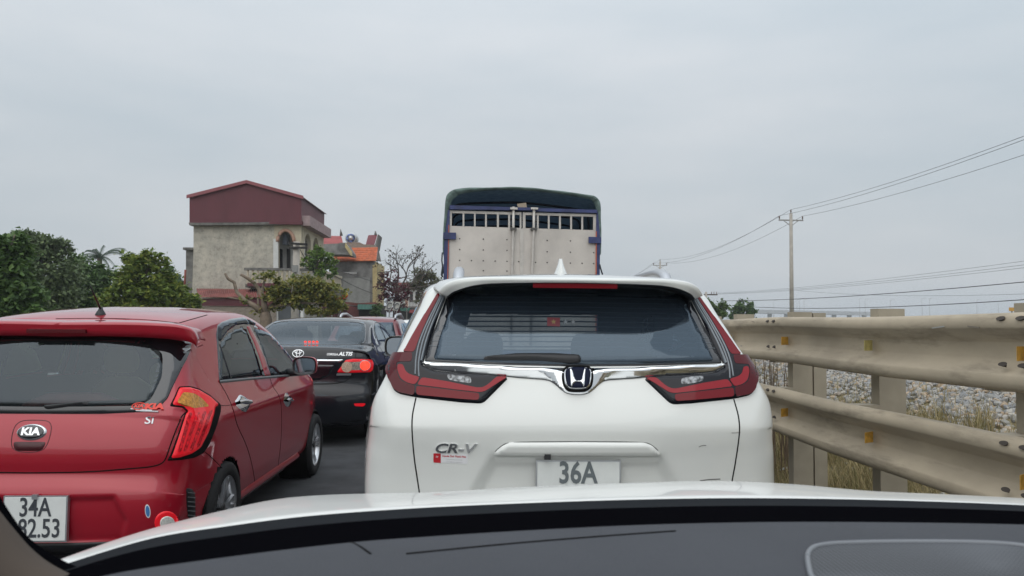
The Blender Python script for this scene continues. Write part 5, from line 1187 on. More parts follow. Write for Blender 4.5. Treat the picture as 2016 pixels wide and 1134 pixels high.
def corrugated(name, a, b, c, d, n, amp, mt, parent):
    """sheet a-b (top edge) to d-c (lower edge) with n ribs running downwards"""
    o = Vector(parent.location); a, b, c, d = (Vector(v) - o for v in (a, b, c, d)); nn = (b - a).cross(d - a).normalized(); k = n * 4; rows = []
    for i in range(k + 1):
        u = i / k; h = nn * amp * math.sin(u * n * 2 * math.pi); rows.append([a.lerp(b, u) + h, d.lerp(c, u) + h])
    return MB().grid(rows).build(name, mt, parent, True)
def ribbed(name, col, scale, axis='X', rough=.5, depth=.4, streak=.12):
    m = mat(name, col, rough, noise_amt=streak, noise_scale=1.2, stretch=(1, 1, .25)); t = m.node_tree
    wv = t.nodes.new('ShaderNodeTexWave'); wv.bands_direction = axis; wv.inputs['Scale'].default_value = scale; tcx = t.nodes.new('ShaderNodeTexCoord'); t.links.new(tcx.outputs['Object'], wv.inputs['Vector'])
    bp = t.nodes.new('ShaderNodeBump'); bp.inputs['Strength'].default_value = depth; bp.inputs['Distance'].default_value = .03; t.links.new(wv.outputs[1], bp.inputs['Height']); t.links.new(bp.outputs[0], t.nodes['Principled BSDF'].inputs['Normal']); return m
M_PLASTER = mat('weathered plaster', (.54, .50, .42), .9, col2=(.36, .34, .295), noise_scale=1.2, lo=.38, hi=.68, bump=.3, bump_scale=12, spec=.15, detail=10)
_t = M_PLASTER.node_tree; _b = _t.nodes['Principled BSDF']; _s = _b.inputs['Base Color'].links[0].from_socket      # mould and peeling
_n = _t.nodes.new('ShaderNodeTexNoise'); _n.inputs['Scale'].default_value = 3.2; _n.inputs['Detail'].default_value = 12; _n.inputs['Roughness'].default_value = .85; _c = _t.nodes.new('ShaderNodeTexCoord'); _t.links.new(_c.outputs['Object'], _n.inputs['Vector'])
_r = _t.nodes.new('ShaderNodeValToRGB'); _r.color_ramp.elements[0].position = .47; _r.color_ramp.elements[0].color = (0, 0, 0, 1); _r.color_ramp.elements[1].position = .70; _r.color_ramp.elements[1].color = (.72, .72, .72, 1); _t.links.new(_n.outputs[0], _r.inputs[0])
_m = _t.nodes.new('ShaderNodeMix'); _m.data_type = 'RGBA'; _t.links.new(_r.outputs[0], _m.inputs[0]); _t.links.new(_s, _m.inputs[6]); _m.inputs[7].default_value = (.065, .063, .058, 1); _t.links.new(_m.outputs[2], _b.inputs['Base Color'])
M_CLAD = ribbed('maroon sheet cladding', (.120, .027, .036), 9, 'X', .55); M_CLADY = ribbed('maroon sheet cladding end', (.120, .027, .036), 9, 'Y', .55)
M_ROOFRED = mat('rusty red sheet', (.21, .065, .055), .7, noise_amt=.3, noise_scale=1.5); M_TRIMRED = mat('red edging', (.26, .075, .085), .6)
M_CREAMW = mat('cream plaster', (.50, .44, .33), .9, noise_amt=.12, noise_scale=3); M_WHITEW = mat('white wall', (.60, .60, .58), .9, noise_amt=.08, noise_scale=2); M_SALMON = mat('salmon moulding', (.42, .25, .18), .85)
M_CEM = mat('raw cement', (.21, .205, .195), .92, noise_amt=.35, noise_scale=1.6, bump=.3, bump_scale=9, spec=.15, detail=9); M_DARKC = mat('stained concrete', (.15, .145, .135), .95, noise_amt=.35, noise_scale=3)
M_SHUT = mat('dark shutter', (.02, .017, .016), .6); M_GREEN = ribbed('green awning sheet', (.03, .115, .085), 14, 'X', .5); M_YELLOW = mat('yellow plaster', (.50, .40, .20), .9, noise_amt=.2, noise_scale=3)
M_BRICK = mat('old brick', (.24, .19, .15), .92); _t = M_BRICK.node_tree; _k = _t.nodes.new('ShaderNodeTexBrick'); _k.inputs['Scale'].default_value = 3.2; _k.inputs['Color1'].default_value = (.26, .21, .165, 1); _k.inputs['Color2'].default_value = (.19, .155, .125, 1); _k.inputs['Mortar'].default_value = (.30, .28, .25, 1)
_c = _t.nodes.new('ShaderNodeTexCoord'); _g = _t.nodes.new('ShaderNodeMapping'); _g.inputs['Rotation'].default_value = (rad(90), 0, 0); _t.links.new(_c.outputs['Object'], _g.inputs[0]); _t.links.new(_g.outputs[0], _k.inputs[0]); _t.links.new(_k.outputs[0], _t.nodes['Principled BSDF'].inputs['Base Color'])

Y0 = 42.0; XA = P(593, 500, Y0).x; YB = 47.9
zz = lambda py, Y=Y0, px=480: P(px, py, Y).z
xx = lambda px, Y=Y0: P(px, 520, Y).x
root = thing('plaster_house', 'old house with bare plaster wall, arched corner loggia and maroon metal top storey', 'house', (xx(480), Y0, 0))
slabY('side_wall', [(381, 441), (540, 441), (540, 690), (381, 690)], Y0, .25, M_PLASTER, root)
arc = [(562.5 + 14.5 * math.cos(a), 476 - 21 * math.sin(a)) for a in [k / 14 * math.pi for k in range(15)]]
slabY('loggia_wall', [(540, 530), (540, 441), (593, 441), (593, 530), (577, 530)] + arc + [(548, 530)], Y0, .25, M_CREAMW, root)
o_ = Vector(root.location)
MB().tube([P(562.5 + (x - 562.5) * 1.12, 476 + (y - 476) * 1.08, Y0 - .03) - o_ for x, y in arc], .10, 6).build('arch_moulding', M_SALMON, root, True)
slabY('loggia_pier', [(538, 470), (547.5, 470), (547.5, 530), (538, 530)], Y0 - .08, .1, M_WHITEW, root)
slabY('lower_wall', [(540, 530), (592, 530), (592, 690), (540, 690)], Y0 + .02, .22, M_PLASTER, root)
slabY('loggia_back_wall', [(536, 440), (600, 440), (600, 535), (536, 535)], Y0 + 1.5, .1, M_WHITEW, root)
for x0, x1 in ((549, 556), (564.5, 571.5)): slabY('shutter', [(x0, 489), (x1, 491), (x1, 529), (x0, 529)], Y0 + 1.42, .06, M_SHUT, root)
ac = wbox('air_cooler', P(556, 481, Y0 + .35), P(570, 463, Y0 + .95), mat('dark cooler', (.025, .035, .06), .4), root)
# road side
def arches(y0, y1, zb, zt, ops, zs):
    pl = [(y0, zb), (y0, zt), (y1, zt), (y1, zb)]
    pl = [(y1, zb)] + [q for (a, b) in sorted(ops, reverse=True) for q in [(b, zb)] + [((a + b) / 2 + (b - a) / 2 * math.cos(k / 12 * math.pi), zs + (b - a) / 2 * math.sin(k / 12 * math.pi)) for k in range(13)] + [(a, zb)]] + [(y0, zb), (y0, zt), (y1, zt)]
    return pl
zf = zz(530, Y0, 593); zt = zz(441, Y0, 593)
slabX('front_wall', arches(Y0 + .26, YB, zf, zt, [(Y0 + .75, Y0 + 2.35), (Y0 + 2.9, Y0 + 4.5)], zz(480)), XA, .22, M_CREAMW, root)
slabX('front_lower_wall', [(Y0 + .26, 0), (YB, 0), (YB, zf - .02), (Y0 + .26, zf - .02)], XA, .22, M_PLASTER, root)
slabX('front_back_wall', [(Y0 + 1.7, zf), (YB, zf), (YB, zt), (Y0 + 1.7, zt)], XA - 1.3, .1, M_WHITEW, root)
slabX('left_wall', [(Y0 + .25, 0), (YB, 0), (YB, zt), (Y0 + .25, zt)], xx(384), .2, M_PLASTER, root)
wbox('back_wall', (xx(384), YB - .2, 0), (XA - .25, YB, zt), M_PLASTER, root)
# metal top storey with a gable
slabY('cladding', [(373, 438.5), (373, 389), (485, 361), (593, 388), (593, 436.5)], Y0 - .25, .08, M_CLAD, root)
za, zb_, xl_ = zz(437, Y0 - .25, 593), zz(389, Y0 - .25, 593), P(593, 437, Y0 - .25).x
slabX('cladding', [(Y0 - .16, za), (YB, za), (YB, zb_), (Y0 - .16, zb_)], xl_ - .01, .08, M_CLADY, root)
pr, pe, pw_ = P(485, 357.5, Y0 - .4), P(597, 388.5, Y0 - .4), P(367, 387, Y0 - .4); bk = Vector((0, YB + .5 - Y0, 0))
for a, b in ((pr, pe), (pw_, pr)): corrugated('roof_slope', a, a + bk, b + bk, b, 40, .02, M_CLAD, root) if False else corrugated('roof_slope', a if a is pr else b, (a if a is pr else b) + bk, (b if a is pr else a) + bk, b if a is pr else a, 40, .02, M_CLAD, root)
for a, b in ((pr, pe), (pr, pw_)):
    d = (b - a); up = Vector((0, 0, .09)); MB().add([q - o_ for q in (a + up, b + up, b - up, a - up, a + up + Vector((0, .05, 0)), b + up + Vector((0, .05, 0)), b - up + Vector((0, .05, 0)), a - up + Vector((0, .05, 0)))], [(0, 1, 2, 3), (7, 6, 5, 4), (0, 4, 5, 1), (2, 6, 7, 3), (1, 5, 6, 2), (0, 3, 7, 4)]).build('bargeboard', M_TRIMRED, root)
slabY('parapet', [(371, 438.5), (546, 437.5), (546, 442), (373, 443.5)], Y0 - .35, .5, M_DARKC, root)
slabY('parapet_trim', [(530, 435), (594, 434), (594, 442), (530, 441)], Y0 - .38, .3, M_CLAD, root)
wbox('front_ledge', (XA, Y0 - .1, zt - .1), (XA + .45, YB, zt + .45), mat('pinkish concrete', (.34, .25, .25), .9, noise_amt=.15, noise_scale=4), root)
# side balcony
bx0, bx1 = xx(484, 41.1), xx(590, 41.1); zr = zz(527, 41.1)
wbox('balcony_slab', (bx0, 41.1, zr - 1.05), (bx1 + .7, 41.98, zr - .88), M_DARKC, root); wbox('balcony_rail', (bx0 - .08, 41.05, zr - .13), (bx1 + .7, 41.3, zr), M_DARKC, root)
BAL = [(.05, 0), (.075, .08), (.05, .2), (.085, .38), (.05, .6), (.05, .75)]
bm0 = MB().lathe(BAL, 8); k = 0
while bx0 + .1 + k * .26 < bx1: bm0.build('baluster', M_CREAMW, root, True, Vector((bx0 + .1 + k * .26, 41.17, zr - .88)) - o_); k += 1
slabY('balcony_fascia', [(487, 557), (566, 558), (566, 564), (487, 563)], 41.0, .06, M_CLAD, root)
wbox('front_balcony_slab', (XA + .02, 41.1, zr - 1.05), (XA + 1.2, YB, zr - .88), M_DARKC, root); wbox('front_balcony_rail', (XA + 1.0, 41.35, zr - .13), (XA + 1.2, YB, zr), M_CREAMW, root)
for k in range(20): bm0.build('baluster', M_CREAMW, root, True, Vector((XA + 1.1, 41.5 + k * .33, zr - .88)) - o_)
# lean-to
corrugated('lean_to_roof', P(386, 568, 41.95), P(575, 570, 41.95), P(566, 586, 39.8), P(392, 585, 39.8), 46, .03, M_ROOFRED, root)
slabY('lean_to_fascia', [(396, 588), (545, 588), (545, 603), (398, 602)], 40.0, .06, M_CLAD, root)
slabY('lean_to_wall', [(398, 603), (543, 604), (543, 705), (398, 705)], 40.06, .2, M_BRICK, root)
slabY('roller_door', [(546, 604), (592, 604), (592, 700), (546, 700)], 40.3, .08, ribbed('grey roller door', (.10, .11, .12), 10, 'X', .5), root)
for x in (544.5, 594): slabY('door_jamb', [(x - 2.5, 600), (x + 2.5, 600), (x + 2.5, 700), (x - 2.5, 700)], 40.2, .3, M_WHITEW, root)
# annex behind on the left
slabY('annex_wall', [(366, 490), (383, 490), (383, 690), (366, 690)], 44, 2.5, M_CEM, root); slabY('annex_slab', [(360, 487), (383, 487), (383, 491.5), (360, 491.5)], 43.7, 3.0, M_DARKC, root)
MB().tube([P(365, 531, 43.6) - o_, P(363, 570, 43.6) - o_], .06, 8).build('drain_pipe', mat('rusty pipe', (.26, .07, .05), .6), root, True)

# ------- second house with the orange tiled roof
YC = 56.0
root = thing('tiled_house', 'grey cement house with an orange tiled roof strip beyond the plaster house', 'house', (xx(700, YC), YC, 0)); o_ = Vector(root.location)
slabY('side_wall', [(655, 515), (737, 513), (737, 680), (655, 680)], YC, .3, M_CEM, root)
slabX('front_wall', [(YC + .3, 0), (YC + 6, 0), (YC + 6, P(737, 513, YC).z), (YC + .3, P(737, 513, YC).z)], P(737, 515, YC).x, .2, M_YELLOW, root)
slabY('corner_strip', [(733.5, 522), (742, 520), (742, 602), (733.5, 604)], YC - .06, .2, M_YELLOW, root)
slabY('render_panel', [(676, 548), (728, 546), (728, 598), (676, 600)], YC - .02, .05, mat('pale render', (.30, .30, .28), .9, noise_amt=.15, noise_scale=2), root)
M_TILE = mat('orange roof tile', (.50, .135, .055), .7, noise_amt=.22, noise_scale=3.5)
a, b, c, d = P(655, 515, YC - .25), P(741, 513.5, YC - .25), P(744, 487, YC + 4), P(662, 489, YC + 4)
for k in range(7):
    l0, r0, l1, r1 = a.lerp(d, k / 7), b.lerp(c, k / 7), a.lerp(d, (k + 1) / 7 + .02), b.lerp(c, (k + 1) / 7 + .02); up = Vector((0, 0, .13)); m = MB(); rows = []; nt_ = 34
    for i in range(nt_ * 4 + 1):
        u = i / (nt_ * 4); h = Vector((0, 0, .03 * math.sin(u * nt_ * 2 * math.pi))); rows.append([l0.lerp(r0, u) - o_, l0.lerp(r0, u) + up + h - o_, l1.lerp(r1, u) + h - o_])
    m.grid(rows, True).build('tile_row', M_TILE, root, True)
slabY('roof_gable', [(741, 513), (744, 487), (750, 515)], YC - .1, .2, M_DARKC, root) 
slabY('canopy', [(628, 481), (680, 478.5), (692, 497), (692, 503), (676, 501), (628, 500)], YC - 2.2, 2.0, M_CEM, root); slabY('canopy_end', [(680, 478), (693, 496), (693, 504), (690, 503), (679, 486)], YC - 2.3, .15, M_YELLOW, root)
slabY('roof_parapet', [(668, 478), (708, 477), (716, 481), (738, 482), (742, 489), (668, 490)], YC + 4.3, .4, M_BRICK, root)
corrugated('rear_roof', P(632, 464, YC + 9), P(672, 464.5, YC + 9), P(676, 481, YC + 6), P(630, 481, YC + 6), 24, .03, mat('red tin roof', (.36, .075, .07), .6, noise_amt=.15, noise_scale=1), root)
MB().tube([P(672, 464, YC + 9) - o_, P(670.5, 451, YC + 9) - o_], [.14, .02], 8).build('finial', M_DARKC, root, True)
corrugated('stair_roof', P(725, 463, YC + 7), P(743, 462, YC + 7), P(736, 486, YC + 5), P(719, 485, YC + 5), 10, .03, mat('maroon tin', (.20, .05, .06), .6), root)
slabY('stair_wall', [(737, 486), (744, 461), (746, 462), (741, 490)], YC + 5, 2, M_DARKC, root); MB().tube([P(739.5, 463, YC + 7) - o_, P(739, 455, YC + 7) - o_], [.12, .05], 8).build('finial', M_DARKC, root, True)
q = P(692.5, 470, YC + 5); r = thing('water_tank', 'round steel rooftop water tank above the orange tiles', 'water tank', (q.x, q.y, q.z - .55))
MB().lathe([(0, -.62), (.16, -.60), (.17, -.55), (.36, -.53), (.44, -.45), (.46, -.3), (.47, .5), (.4, .6), (0, .62)], 28, Matrix.Translation((0, 0, .55)) @ Matrix.Rotation(-math.pi / 2, 4, 'X')).build('drum', mat('brushed tank steel', (.52, .53, .52), .35, .6), r, True)
MB().lathe([(.2, -.585), (.34, -.56), (.36, -.545)], 28, Matrix.Translation((0, -.0, .55)) @ Matrix.Rotation(-math.pi / 2, 4, 'X')).build('lettering_band', mat('tank blue', (.10, .14, .30), .5, noise_amt=.9, noise_scale=6, detail=1), r, True)
for y in (-.3, .3): MB().box((-.4, y - .04, -.02), (.4, y + .04, .18)).build('cradle', M_DARKC, r)
# ------- shopfronts under it, with awnings
YS = 51.0
root = thing('shop_row', 'low dark shopfronts with a maroon side and green sheet awning', 'shop', (xx(690, YS), YS, 0)); o_ = Vector(root.location)
slabY('shop_side', [(684, 601), (706, 606), (706, 690), (684, 690)], YS - .3, .1, mat('faded maroon', (.16, .045, .045), .7, noise_amt=.2, noise_scale=2), root)
corrugated('awning', P(704, 597, YS), P(738, 597, YS), P(740, 609, YS - 1.2), P(704, 609, YS - 1.2), 12, .03, M_GREEN, root)
slabY('awning_roof', [(648, 590), (706, 597), (738, 595), (738, 599), (704, 602), (648, 595)], YS - .2, 2.5, M_ROOFRED, root)
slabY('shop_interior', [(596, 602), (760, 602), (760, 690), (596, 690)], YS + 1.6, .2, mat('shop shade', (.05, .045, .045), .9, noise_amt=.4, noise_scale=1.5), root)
slabY('shop_front', [(600, 598), (684, 600), (684, 640), (600, 640)], YS + .4, .1, M_CLAD, root)
slabY('tarp_sheet', [(628, 622), (640, 618), (648, 640), (626, 640)], YS - 1, .05, mat('teal sheet', (.03, .13, .14), .7), root)
# ------- white terrace house farther on
YD = 76.0
root = thing('white_terrace_house', 'pale narrow house with upper balcony far down the street', 'house', (xx(800, YD), YD, 0)); o_ = Vector(root.location)
slabY('wall', [(779, 561), (832, 561), (832, 670), (779, 670)], YD, 4, M_WHITEW, root); slabY('roof_band', [(772, 556), (836, 556), (836, 562), (772, 562)], YD - .6, 5, M_ROOFRED, root)
for x0, x1, y0, y1 in ((797, 803, 574, 594), (807, 813, 574, 594), (818, 825, 574, 594)):
    w_ = slabY('window', [(x0, y0), (x1, y0), (x1, y1), (x0, y1)], YD - .06, .06, M_SHUT, root)
    for x in (x0, (x0 + x1) / 2, x1): slabY('frame_bar', [(x - .5, y0), (x + .5, y0), (x + .5, y1), (x - .5, y1)], YD - .1, .04, M_WHITEW, w_)
slabY('balcony_slab', [(785, 603), (832, 603), (832, 606), (785, 606)], YD - 1.2, 1.2, M_DARKC, root)
for k in range(17): x = 786 + k * 2.8; slabY('balcony_bar', [(x, 592), (x + .8, 592), (x + .8, 603), (x, 603)], YD - 1.15, .05, M_DARKC, root)
slabY('balcony_rail', [(785, 591), (832, 591), (832, 592.6), (785, 592.6)], YD - 1.2, .1, M_DARKC, root)
slabY('awning', [(786, 606), (806, 606), (806, 612), (784, 612)], YD - 2.5, 2, M_GREEN, root); slabY('awning', [(807, 610), (836, 610), (836, 616), (805, 616)], YD - 3, 2, mat('red awning', (.25, .04, .04), .7), root)
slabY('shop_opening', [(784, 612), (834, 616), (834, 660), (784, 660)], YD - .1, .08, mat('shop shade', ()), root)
# ------- signs, flag, poles
M_BOARD = mat('pale signboard', (.48, .47, .43), .7, noise_amt=.15, noise_scale=4)
for k, (pts, lb) in enumerate((([(764, 593), (776, 594), (769, 611), (757, 610)], 'left one of two tilted pale signboards by the dark tree'), ([(779, 594), (789, 595), (783, 612), (772, 611)], 'right one of two tilted pale signboards by the dark tree'))):
    c = P(pts[0][0], 602, 49); r = thing('signboard', lb, 'sign', (c.x, 49, 0), 0, 'tilted signboards'); slabY('board', pts, 49, .06, M_BOARD, r)
    mx_, my_ = sum(p[0] for p in pts) / 4, sum(p[1] for p in pts) / 4; cc = P(mx_, my_, 48.97) - Vector(r.location)
    ca = mat('grey stroke', (.16, .16, .17), .7); MB().tube([cc + Vector((.14 * math.cos(a) + .04 * math.sin(a), 0, .19 * math.sin(a))) for a in [q / 16 * 2 * math.pi * .8 + .6 for q in range(17)]], .035, 5).build('painted_mark', ca, r, True)
    q0 = P(mx_, my_ + 8, 49.1) - Vector(r.location); MB().tube([(q0.x, .1, 0), (q0.x, .1, q0.z)], .04, 6).build('post', M_STEEL, r)
c = P(801, 597, 60); r = thing('hanging_sign', 'small white and orange upright sign on the far shopfront', 'sign', (c.x, 60, 0)); slabY('board', [(797.5, 588), (803.5, 588), (803.5, 605), (797.5, 605)], 60, .08, mat('orange white board', (.55, .38, .30), .6, noise_amt=.3, noise_scale=3), r); q0 = P(800, 605, 60) - Vector(r.location); MB().tube([(0, .04, 0), (0, .04, q0.z)], .04, 6).build('post', M_STEEL, r)
c = P(657, 592, 47); r = thing('flag', 'red flag with yellow part drooping in front of the balcony', 'flag', (c.x, 47, 0)); o_ = Vector(r.location)
fl = lambda pts, n=8: [[P(a[0] + (b[0] - a[0]) * v / 3, a[1] + (b[1] - a[1]) * v / 3 + 1.2 * math.sin(u * 1.1 + v), 47 + .06 * math.sin(u * 1.3 + v)) - o_ for v in range(4)] for u, (a, b) in enumerate(pts)]
MB().grid(fl([((661 + t * 3.2, 588 - t * 1.2), (664 + t * 3.2, 594 - t * 1.5)) for t in range(8)])).build('red_cloth', mat('flag red', (.55, .03, .02), .8), r, True)
MB().grid(fl([((677 + t * 1.4, 579 - t * 1.2), (680 + t * 1.4, 586 - t * 1.5)) for t in range(5)])).build('yellow_cloth', mat('flag yellow', (.60, .42, .03), .8), r, True)
MB().tube([P(657, 640, 47.1) - o_, P(690, 571, 47.1) - o_], .03, 6).build('staff', M_STEEL, r)
q = P(584, 476, 36); r = thing('concrete_street_pole', 'thick concrete pole with short dark crossarms in front of the arched loggia', 'utility pole', (q.x, 36, 0))
MB().tube([(0, 0, -.2), (0, 0, q.z)], [.21, .15], 12).build('pole', M_CONC, r, True)
for dz, l, a in ((-.12, .38, .25), (-.3, .45, -.1)): MB().obox((.12, -.2, q.z + dz), (l, a, 0), (0, .05, 0), (0, 0, .05)).build('crossarm', M_SHUT, r)
MB().box((-.10, -.32, q.z - 1.45), (.14, -.18, q.z - 1.12)).build('meter_box', mat('pale box', (.22, .22, .21), .6), r)
q = P(655, 538, 44); r = thing('small_street_lamp', 'thin grey lamp post with a short arm before the cement wall', 'street lamp', (q.x, 44, 0)); MB().tube([(0, 0, 0), (0, 0, q.z), (1.0, 0, q.z + .05)], .045, 6).build('post', M_STEEL, r); MB().box((.95, -.08, q.z - .02), (1.35, .08, q.z + .08)).build('lamp_head', M_STEEL, r)
for k, (a, b, lb) in enumerate((((584, 478, 36), (655, 560, 52), 'slack cable from the concrete pole down to the shopfronts'), ((600, 500, 38), (800, 560, 74), 'cable strung along the house fronts'), ((655, 540, 44), (800, 585, 72), 'cable sagging past the grey cement wall'))):
    wire(P(*a), P(*b), .5, .018, lb)

# ---------------------------------------------------------------- trees
def leaves(name, blobs, Y, n, size, mt, parent, seed=1, flat=.75, dy=1.0, hang=.3):
    """leaf-sized faces through a crown given as photo blobs (px,py,rx,ry) at depth Y"""
    r_ = random.Random(seed); o = Vector(parent.location); V, fs = [], []; tot = sum(b[2] * b[3] for b in blobs)
    for (bx, by, rx, ry) in blobs:
        c = P(bx, by, Y) - o; sx, sz = rx * Y / F, ry * Y / F; sy = (sx + sz) / 2 * dy; k = int(n * rx * ry / tot)
        cl = []
        for _ in range(max(5, k // 45)):
            v = Vector((r_.gauss(0, 1), r_.gauss(0, 1), r_.gauss(0, 1))).normalized() * (r_.random() ** .33); cl.append(c + Vector((v.x * sx, v.y * sy, v.z * sz)))
        cs = max(.12, min(sx, sz) * .34)
        for _ in range(k):
            q = r_.choice(cl) + Vector((r_.gauss(0, 1), r_.gauss(0, 1), r_.gauss(0, .75))) * cs * .55
            d = Vector((r_.gauss(0, 1), r_.gauss(0, 1), r_.gauss(-hang, .7))).normalized(); u = d.cross(Vector((r_.gauss(0, .4), r_.gauss(0, .4), 1))).normalized(); l = size * r_.uniform(.45, 1.4); w_ = l * .32; b = len(V); nn = u.cross(d)
            V += [q, q + d * l * .5 + u * w_ - nn * w_ * .3, q + d * l, q + d * l * .5 - u * w_ - nn * w_ * .3]; fs += [(b, b + 1, b + 2), (b, b + 2, b + 3)]
    return mesh_obj(name, V, fs, mt, parent, False)
L_DARK = island_mat('dark leaf', [(0.047, 0.090, 0.026), (0.095, 0.169, 0.044), (0.062, 0.120, 0.037), (0.132, 0.210, 0.056), (0.042, 0.080, 0.030)], .55, .28)
L_MID = island_mat('mid leaf', [(0.074, 0.140, 0.030), (0.149, 0.240, 0.049), (0.106, 0.191, 0.040), (0.212, 0.300, 0.059), (0.085, 0.150, 0.033)], .55, .3)
L_LIME = island_mat('lime leaf', [(0.072, 0.123, 0.026), (0.174, 0.239, 0.043), (0.109, 0.167, 0.035), (0.290, 0.319, 0.058), (0.080, 0.131, 0.032)], .55, .32)
L_OLIVE = island_mat('olive yellow leaf', [(0.124, 0.141, 0.041), (0.265, 0.250, 0.058), (0.177, 0.192, 0.051), (0.088, 0.125, 0.036), (0.354, 0.300, 0.072), (0.150, 0.167, 0.043)], .6, .3)
L_PINK = island_mat('bougainvillea', [(.14, .02, .045), (.07, .015, .025), (.20, .03, .06), (.05, .05, .02), (.10, .025, .035)], .6, .3)
M_BARK = mat('grey bark', (.13, .105, .08), .95, noise_amt=.3, noise_scale=6, bump=.5, bump_scale=14); M_TWIG = mat('dark twig', (.075, .06, .05), .95)
def tree(name, label, px, Y, trunk, blobs, n, size, mt, seed, bark=M_BARK, group='trees beside the road', r0=.14, **k):
    b = P(px, 640, Y); r = thing(name, label, 'tree', (b.x, Y, 0), 0, group); o = Vector(r.location); m = MB()
    m.tube([Vector((0, 0, -.1))] + [P(x, y, Y) - o for x, y in trunk], [r0 * (1.3 - 1.0 * i / max(1, len(trunk))) for i in range(len(trunk) + 1)], 8)
    end = P(*trunk[-1], Y) - o; mid = P(*trunk[max(0, len(trunk) - 2)], Y) - o; rr = random.Random(seed)
    for (bx, by, rx, ry) in blobs:
        c = P(bx, by, Y) - o + Vector((0, rr.uniform(-.4, .4), 0)); s_ = mid.lerp(end, rr.random()); m.tube([s_, s_.lerp(c, .5) + Vector((rr.uniform(-.15, .15), 0, rr.uniform(0, .2))), c], [r0 * .45, r0 * .3, r0 * .1], 6)
    m.build('trunk', bark, r, True); leaves('crown', blobs, Y, n, size, mt, r, seed, **k); return r
tree('broadleaf_tree', 'dark dense tree at the far left edge, nearest of the green mass', 8, 20, [(8, 610), (10, 560)], [(5, 520, 48, 50), (28, 585, 44, 50), (-30, 560, 50, 70), (20, 490, 26, 24), (55, 605, 34, 36), (-5, 470, 14, 10), (40, 464, 12, 8)], 11000, .17, L_DARK, 1)
tree('broadleaf_tree', 'tallest tree of the green mass left of the house, fine grey-green leaves', 75, 30, [(75, 610), (72, 560), (75, 520)], [(60, 500, 52, 40), (90, 545, 58, 56), (40, 480, 26, 22), (100, 490, 34, 26), (70, 600, 56, 46), (120, 585, 44, 44), (62, 462, 13, 9), (118, 482, 14, 9), (22, 466, 10, 8), (88, 468, 12, 8)], 14000, .17, island_mat('greygreen leaf', [(0.074, 0.110, 0.049), (0.138, 0.181, 0.083), (0.095, 0.140, 0.063), (0.180, 0.230, 0.100)], .55, .25), 2)
tree('broadleaf_tree', 'rounded green tree in front of the palm, with gaps of sky at its top', 160, 34, [(158, 620), (160, 570)], [(155, 535, 40, 30), (185, 560, 44, 40), (140, 570, 40, 44), (165, 605, 60, 36), (135, 508, 20, 14), (215, 590, 34, 40), (212, 545, 26, 22), (188, 528, 22, 14)], 11000, .18, L_DARK, 3)
tree('broadleaf_tree', 'light yellow-green tree between the palm and the plaster house', 275, 26, [(276, 620), (278, 570), (282, 535)], [(272, 520, 40, 18), (300, 512, 26, 12), (262, 555, 36, 30), (305, 560, 36, 28), (285, 595, 58, 36), (335, 590, 34, 34), (240, 590, 36, 34), (250, 506, 13, 7), (324, 515, 10, 8), (292, 500, 12, 6), (330, 545, 14, 8), (238, 545, 12, 9)], 10500, .17, L_LIME, 4)
tree('broadleaf_tree', 'dark far tree close to the left edge of the plaster house', 335, 48, [(336, 620), (336, 580)], [(332, 550, 28, 22), (350, 570, 22, 26), (318, 575, 26, 30), (340, 600, 34, 30)], 5000, .22, L_DARK, 5)
tree('leafy_bush', 'bright green bush at the corner of the lean-to', 372, 30, [(372, 620), (374, 595)], [(368, 590, 18, 24), (384, 604, 14, 18), (355, 605, 18, 24)], 3200, .15, L_LIME, 6, group=None, r0=.05)
# palm
b = P(196, 640, 44); r = thing('palm_tree', 'feathery palm crown rising behind the green trees', 'tree', (b.x, 44, 0)); o = Vector(r.location); c = P(196, 508, 44) - o
MB().tube([(0, 0, -.1), c * .5 + Vector((.1, 0, 0)), c], [.22, .17, .13], 8).build('trunk', M_BARK, r, True); rr = random.Random(5)
for k in range(15):
    a = k / 15 * 6.28; up = rr.uniform(.25, 1.25); l = rr.uniform(1.0, 1.5); V, fs = [], []; pts = []
    d = Vector((math.cos(a), math.sin(a) * .6, 0))
    for i in range(9): t_ = i / 8; pts.append(c + d * l * t_ * (1.15 - .2 * up) + Vector((0, 0, l * (up * t_ - (.55 + .5 * (1.25 - up)) * t_ * t_))))
    m = MB().tube(pts, [.025 * (1 - i / 10) for i in range(9)], 4)
    for i in range(1, 9):
        for s_ in (-1, 1):
            for j in range(3):
                q = pts[i - 1].lerp(pts[i], j / 3); sd_ = Vector((-d.y, d.x, 0)) * s_; tt_ = (pts[i] - pts[i - 1]).normalized(); tip = q + sd_ * .30 * (1.1 - i / 12) + tt_ * .22 + Vector((0, 0, -.16)); m.add([q - tt_ * .02, q + tt_ * .02, tip], [(0, 1, 2)])
    m.build('frond', L_DARK if False else mat('palm green', (.035, .065, .035), .6), r)
